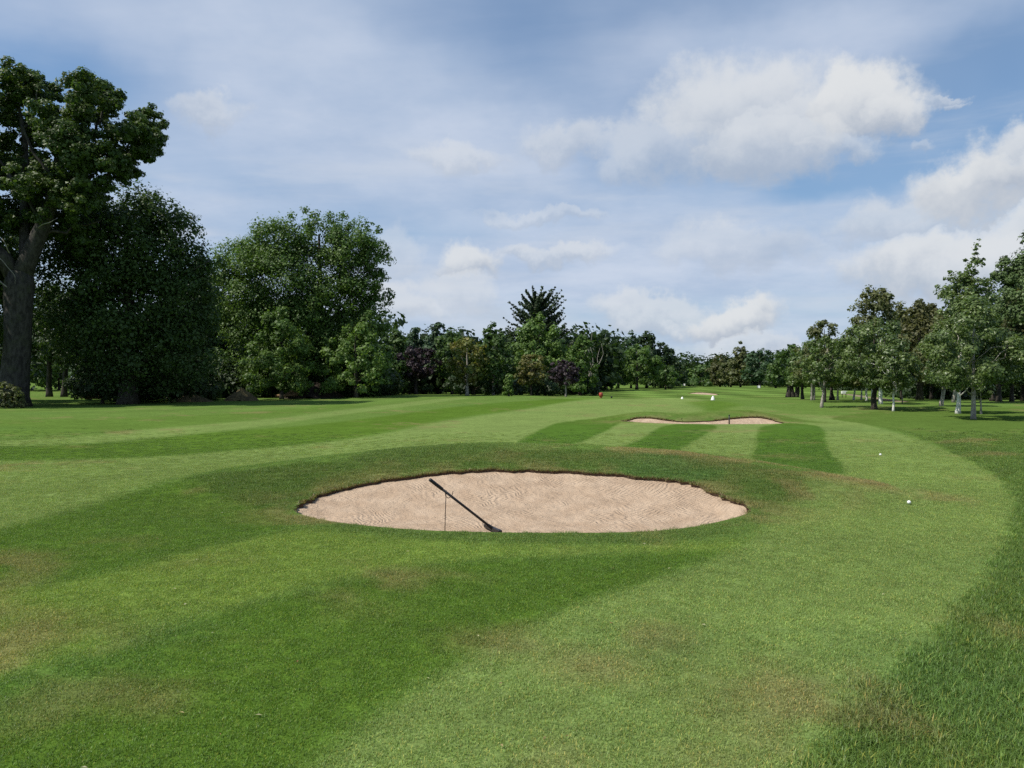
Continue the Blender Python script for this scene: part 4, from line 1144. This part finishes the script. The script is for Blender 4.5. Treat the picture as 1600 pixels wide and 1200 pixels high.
def ribbon(name, pts, w, mat, lift=.012, **props):
    P = smooth_poly(np.array([W(*q) for q in pts]), len(pts) * 10, closed=False)
    t = np.gradient(P, axis=0); t /= np.linalg.norm(t, axis=1)[:, None]; nn = np.stack([t[:, 1], -t[:, 0]], 1)
    ks = np.linspace(-1, 1, 5); V = []
    for k in ks:
        q = P + nn * (k * w * .5 * (1 + .25 * (fbm(P[:, 0], P[:, 1], .4, 3) - .5)))[:, None]
        V.append(np.stack([q[:, 0], q[:, 1], H(q[:, 0], q[:, 1]) + lift * (1 - .8 * abs(k))], 1))
    n = len(P); V = np.concatenate(V); i = np.arange(4)[:, None]; j = np.arange(n - 1)[None, :]
    F = np.stack([i * n + j, i * n + j + 1, (i + 1) * n + j + 1, (i + 1) * n + j], -1).reshape(-1, 4)
    return link(name, mesh_np(name, V, F, mat, True), **props)


ribbon('path', [(1318, 616.5), (1330, 617.0), (1343, 619.2), (1365, 621.5), (1392, 626), (1420, 629)], .9, M_PATH, .05, kind='structure', label='pale gravel track behind the birches')

# ------------------------------------------------------------------ bunker rake with its holder
def pix3(px, py, D): return Vector(((px - 800) / FPX * D, D, CAM_H + (HORIZON - py) / FPX * D))


def rake():
    a = pix3(770, 826.5, 8.28); b = pix3(671, 749, 7.98)
    root = empty('bunker_rake', a, 'black bunker rake leaning across the sand with its handle in the air', 'rake')
    A = Vector((0, 0, 0)); B = b - a; u = B.normalized()
    mb = MB(); mb.tube([A, A + B * .85], [.0135, .0135], 12); link('handle', mb.mesh('handle', M_BLACK), root)
    mb = MB(); mb.tube([A + B * .80, A + B * .81, A + B * .985, B], [.0145, .0185, .0190, .0150], 14); link('grip', mb.mesh('grip', M_BLACK), root)
    side = Vector((u.y, -u.x, 0)).normalized()
    mb = MB(); mb.box(A, side * .20, side.cross(Vector((0, 0, 1))) * .020, Vector((0, 0, .018)))
    mb.tube([A + u * .0, A + u * .07], [.022, .017], 10)
    link('head', mb.mesh('head', M_BLACK, False), root)
    for k in range(11):
        c = A + side * (-.16 + .032 * k); mb = MB()
        mb.tube([c + Vector((0, 0, -.012)), c + Vector((.006, -.012, -.05))], [.005, .0025], 6)
        link('tooth', mb.mesh('tooth', M_BLACK), root)
    base = pix3(694.5, 836, 8.07); top = pix3(697, 766, 8.07)
    r2 = empty('rake_holder', base, 'thin iron rod with a forked hook holding up the rake handle', 'rake holder')
    T = top - base; mb = MB(); mb.tube([(0, 0, -.12), T * .5, T], [.0042, .0042, .0042], 8)
    link('rod', mb.mesh('rod', M_IRON), r2)
    q = [pix3(*v, 8.055) - base for v in ((695.6, 771), (696.5, 776), (700.5, 778.5), (705, 776.5), (706.8, 772), (707.8, 767.5))]
    mb = MB(); mb.tube(q, .0038, 8); link('hook', mb.mesh('hook', M_IRON), r2)


rake()


def golf_ball(px, py, label):
    p = W(px, py + 2.6); r = .0215
    n = 44; V = []; F = []
    fib = []
    for i in range(330):
        zz = 1 - 2 * (i + .5) / 330; ph = i * 2.399963; s = math.sqrt(1 - zz * zz); fib.append((math.cos(ph) * s, math.sin(ph) * s, zz))
    fib = np.array(fib)
    th = np.linspace(0, math.pi, n); ph = np.linspace(0, 2 * math.pi, n * 2, endpoint=False)
    T, PH = np.meshgrid(th, ph, indexing='ij')
    d = np.stack([np.sin(T) * np.cos(PH), np.sin(T) * np.sin(PH), np.cos(T)], -1).reshape(-1, 3)
    m = (d @ fib.T).max(1); R = r - .0006 * np.clip((m - .9965) / .0035, 0, 1)
    V = d * R[:, None]; m2 = n * 2
    i = np.arange(n - 1)[:, None]; k = np.arange(m2)[None, :]; k2 = (k + 1) % m2
    F = np.stack([i * m2 + k, (i + 1) * m2 + k, (i + 1) * m2 + k2, i * m2 + k2], -1).reshape(-1, 4)
    o = link('golf_ball', mesh_np('golf_ball', V, F, M_WHITE, True)); o.location = (p[0], p[1], float(H(*p)) + r + .006)
    o['label'] = label; o['category'] = 'golf ball'; o['group'] = 'golf balls on the grass right of the near bunker'


golf_ball(1421, 786, 'nearer white golf ball on light turf right of the bunker')
golf_ball(1376, 710, 'farther white golf ball near the edge of the rough')


def post(name, label, cat, px, base, top, rpx, mat, D=None, capm=None, lean=0):
    p = W(px, base) if D is None else Wd(px, D); pxm = p[1] / FPX; gz = float(H(*p)); h = CAM_H + (HORIZON - top) * pxm - gz; r = rpx * pxm
    root = empty(name, (p[0], p[1], gz), label, cat)
    mb = MB(); mb.tube([(0, 0, -.1), (lean * h, 0, h * .93), ], [r, r * .9], 8); link('shaft', mb.mesh('shaft', mat), root)
    mb = MB(); mb.tube([(lean * h, 0, h * .9), (lean * h, 0, h * .95), (lean * h, 0, h)], [r * 1.25, r * 1.3, r * .7], 8); link('cap', mb.mesh('cap', capm or mat), root)
    return root


post('marker_post', 'short pale wooden post by the brushwood in the shade', 'post', 123, 623, 611, .9, M_WOOD)
post('bunker_rake', 'dark upright rake handle sticking up from the middle bunker', 'rake', 1139.5, 662.6, 648, 1.1, M_BLACK, D=25.75)
post('stake', 'thin weathered stake behind the front birches', 'stake', 1410, 631, 617, 1.0, M_WOOD)


def flag(px, base, top, label, D, col):
    p = Wd(px, D); pxm = D / FPX; gz = float(H(*p)); h = CAM_H + (HORIZON - top) * pxm - gz
    root = empty('golf_flag', (p[0], p[1], gz), label, 'flag', 'distant flags')
    mb = MB(); mb.tube([(0, 0, 0), (0, 0, h)], [.02, .02], 8); link('pole', mb.mesh('pole', M_WOOD), root)
    V = []; F = []
    for i in range(9):
        f = i / 8; y = .05 * math.sin(f * 5)
        V += [(f * .42 + .02, y, h), (f * .42 + .02, y, h - .34)]
        if i: F.append((2 * i - 2, 2 * i - 1, 2 * i + 1, 2 * i))
    for i in range(9): V += [(V[2 * i][0], V[2 * i][1] + .01, V[2 * i][2]), (V[2 * i + 1][0], V[2 * i + 1][1] + .01, V[2 * i + 1][2])]
    for i in range(1, 9): F.append((18 + 2 * i, 18 + 2 * i + 1, 18 + 2 * i - 1, 18 + 2 * i - 2))
    mb = MB(); mb.add(V, F); link('cloth', mb.mesh('cloth', col), root)


flag(1067, 604, 599.5, 'tiny white flag before the far hedge', 140, M_WHITE)
flag(1183, 607.5, 602.5, 'tiny pale flag in front of the layered conifer', 112, M_WHITE)


def tee_marker(px, base, hw, h, label, mat, shape, D=None):
    p = W(px, base) if D is None else Wd(px, D); pxm = p[1] / FPX; gz = float(H(*p))
    root = empty('tee_marker', (p[0], p[1], gz), label, 'tee marker')
    r = hw * pxm; hh = h * pxm; mb = MB()
    if shape == 'cone':
        prof = [(1, 0), (1, .08), (.86, .3), (.66, .6), (.38, .85), (.12, .98), (.02, 1)]
    else:
        prof = [(.75, 0), (.8, .06), (.45, .10), (.45, .22), (1, .26), (1.05, .6), (1, .92), (.8, 1), (.02, 1.02)]
    mb.tube([(0, 0, z * hh) for _, z in prof], [r * q for q, _ in prof], 16)
    link('body', mb.mesh('body', mat), root)
    mb = MB(); mb.tube([(0, 0, -.1), (0, 0, .03)], [r * .3, r * .3], 8); link('spike', mb.mesh('spike', M_IRON), root)


tee_marker(1114, 625.4, 3.3, 7.0, 'white cone-shaped marker on the fairway below the farthest bunker', M_WHITE, 'cone')
tee_marker(1066, 623.5, 2.2, 3.6, 'smaller flatter white marker on the crest of the fairway', M_WHITE, 'cone')
tee_marker(939, 622, 3.0, 8.5, 'red tub-shaped marker where the trees end', M_RED, 'tub')
tee_marker(955.5, 622, 1.4, 2.6, 'little dark marker right of the red one', M_BLACK, 'tub')


def white_box():
    p = Wd(1318, 63); pxm = 63 / FPX; gz = float(H(*p))
    root = empty('supply_box', (p[0], p[1], gz), 'low white box behind the birches at the start of the track', 'box')
    mb = MB(); mb.box((0, 0, .42), (.15, 0, 0), (0, .12, 0), (0, 0, .10)); mb.box((.13, 0, .50), (.14, 0, 0), (0, .1, 0), (0, 0, .03))
    link('body', mb.mesh('body', M_WHITE, False), root)
    for sx in (-.1, .2):
        mb = MB(); mb.box((sx, 0, .16), (.02, 0, 0), (0, .02, 0), (0, 0, .17)); link('leg', mb.mesh('leg', M_BLACK, False), root)


white_box()


def litter():
    """a few fallen leaves and clippings lying on the turf in front"""
    r = np.random.default_rng(21); V = []; F = []; C = []
    for _ in range(110):
        y = r.uniform(2.8, 11); x = r.uniform(-.66, .66) * y; p = np.array([[x, y]])
        if sdist(p, BP1)[0] > -.1: continue
        z = float(H(x, y)) + r.uniform(.010, .018); a = r.uniform(0, 6.28); L = r.uniform(.006, .017); w = L * r.uniform(.3, .55); t = r.uniform(-.3, .3)
        dx, dy = math.cos(a), math.sin(a); o = len(V)
        V += [(x - dx * L, y - dy * L, z), (x - dy * w, y + dx * w, z + L * .3 + t * w), (x + dx * L, y + dy * L, z + L * .15), (x + dy * w, y - dx * w, z + L * .3 - t * w)]
        F.append((o, o + 1, o + 2, o + 3)); cc = np.array([(.34, .27, .12), (.20, .12, .05), (.42, .40, .24)][r.integers(3)]) * r.uniform(.7, 1.2); C += [cc] * 4
    link('fallen_leaves', mesh_np('fallen_leaves', np.array(V), np.array(F), M_LEAF, False, np.array(C)), kind='stuff', label='small fallen leaves and clippings scattered on the turf in front')


litter()
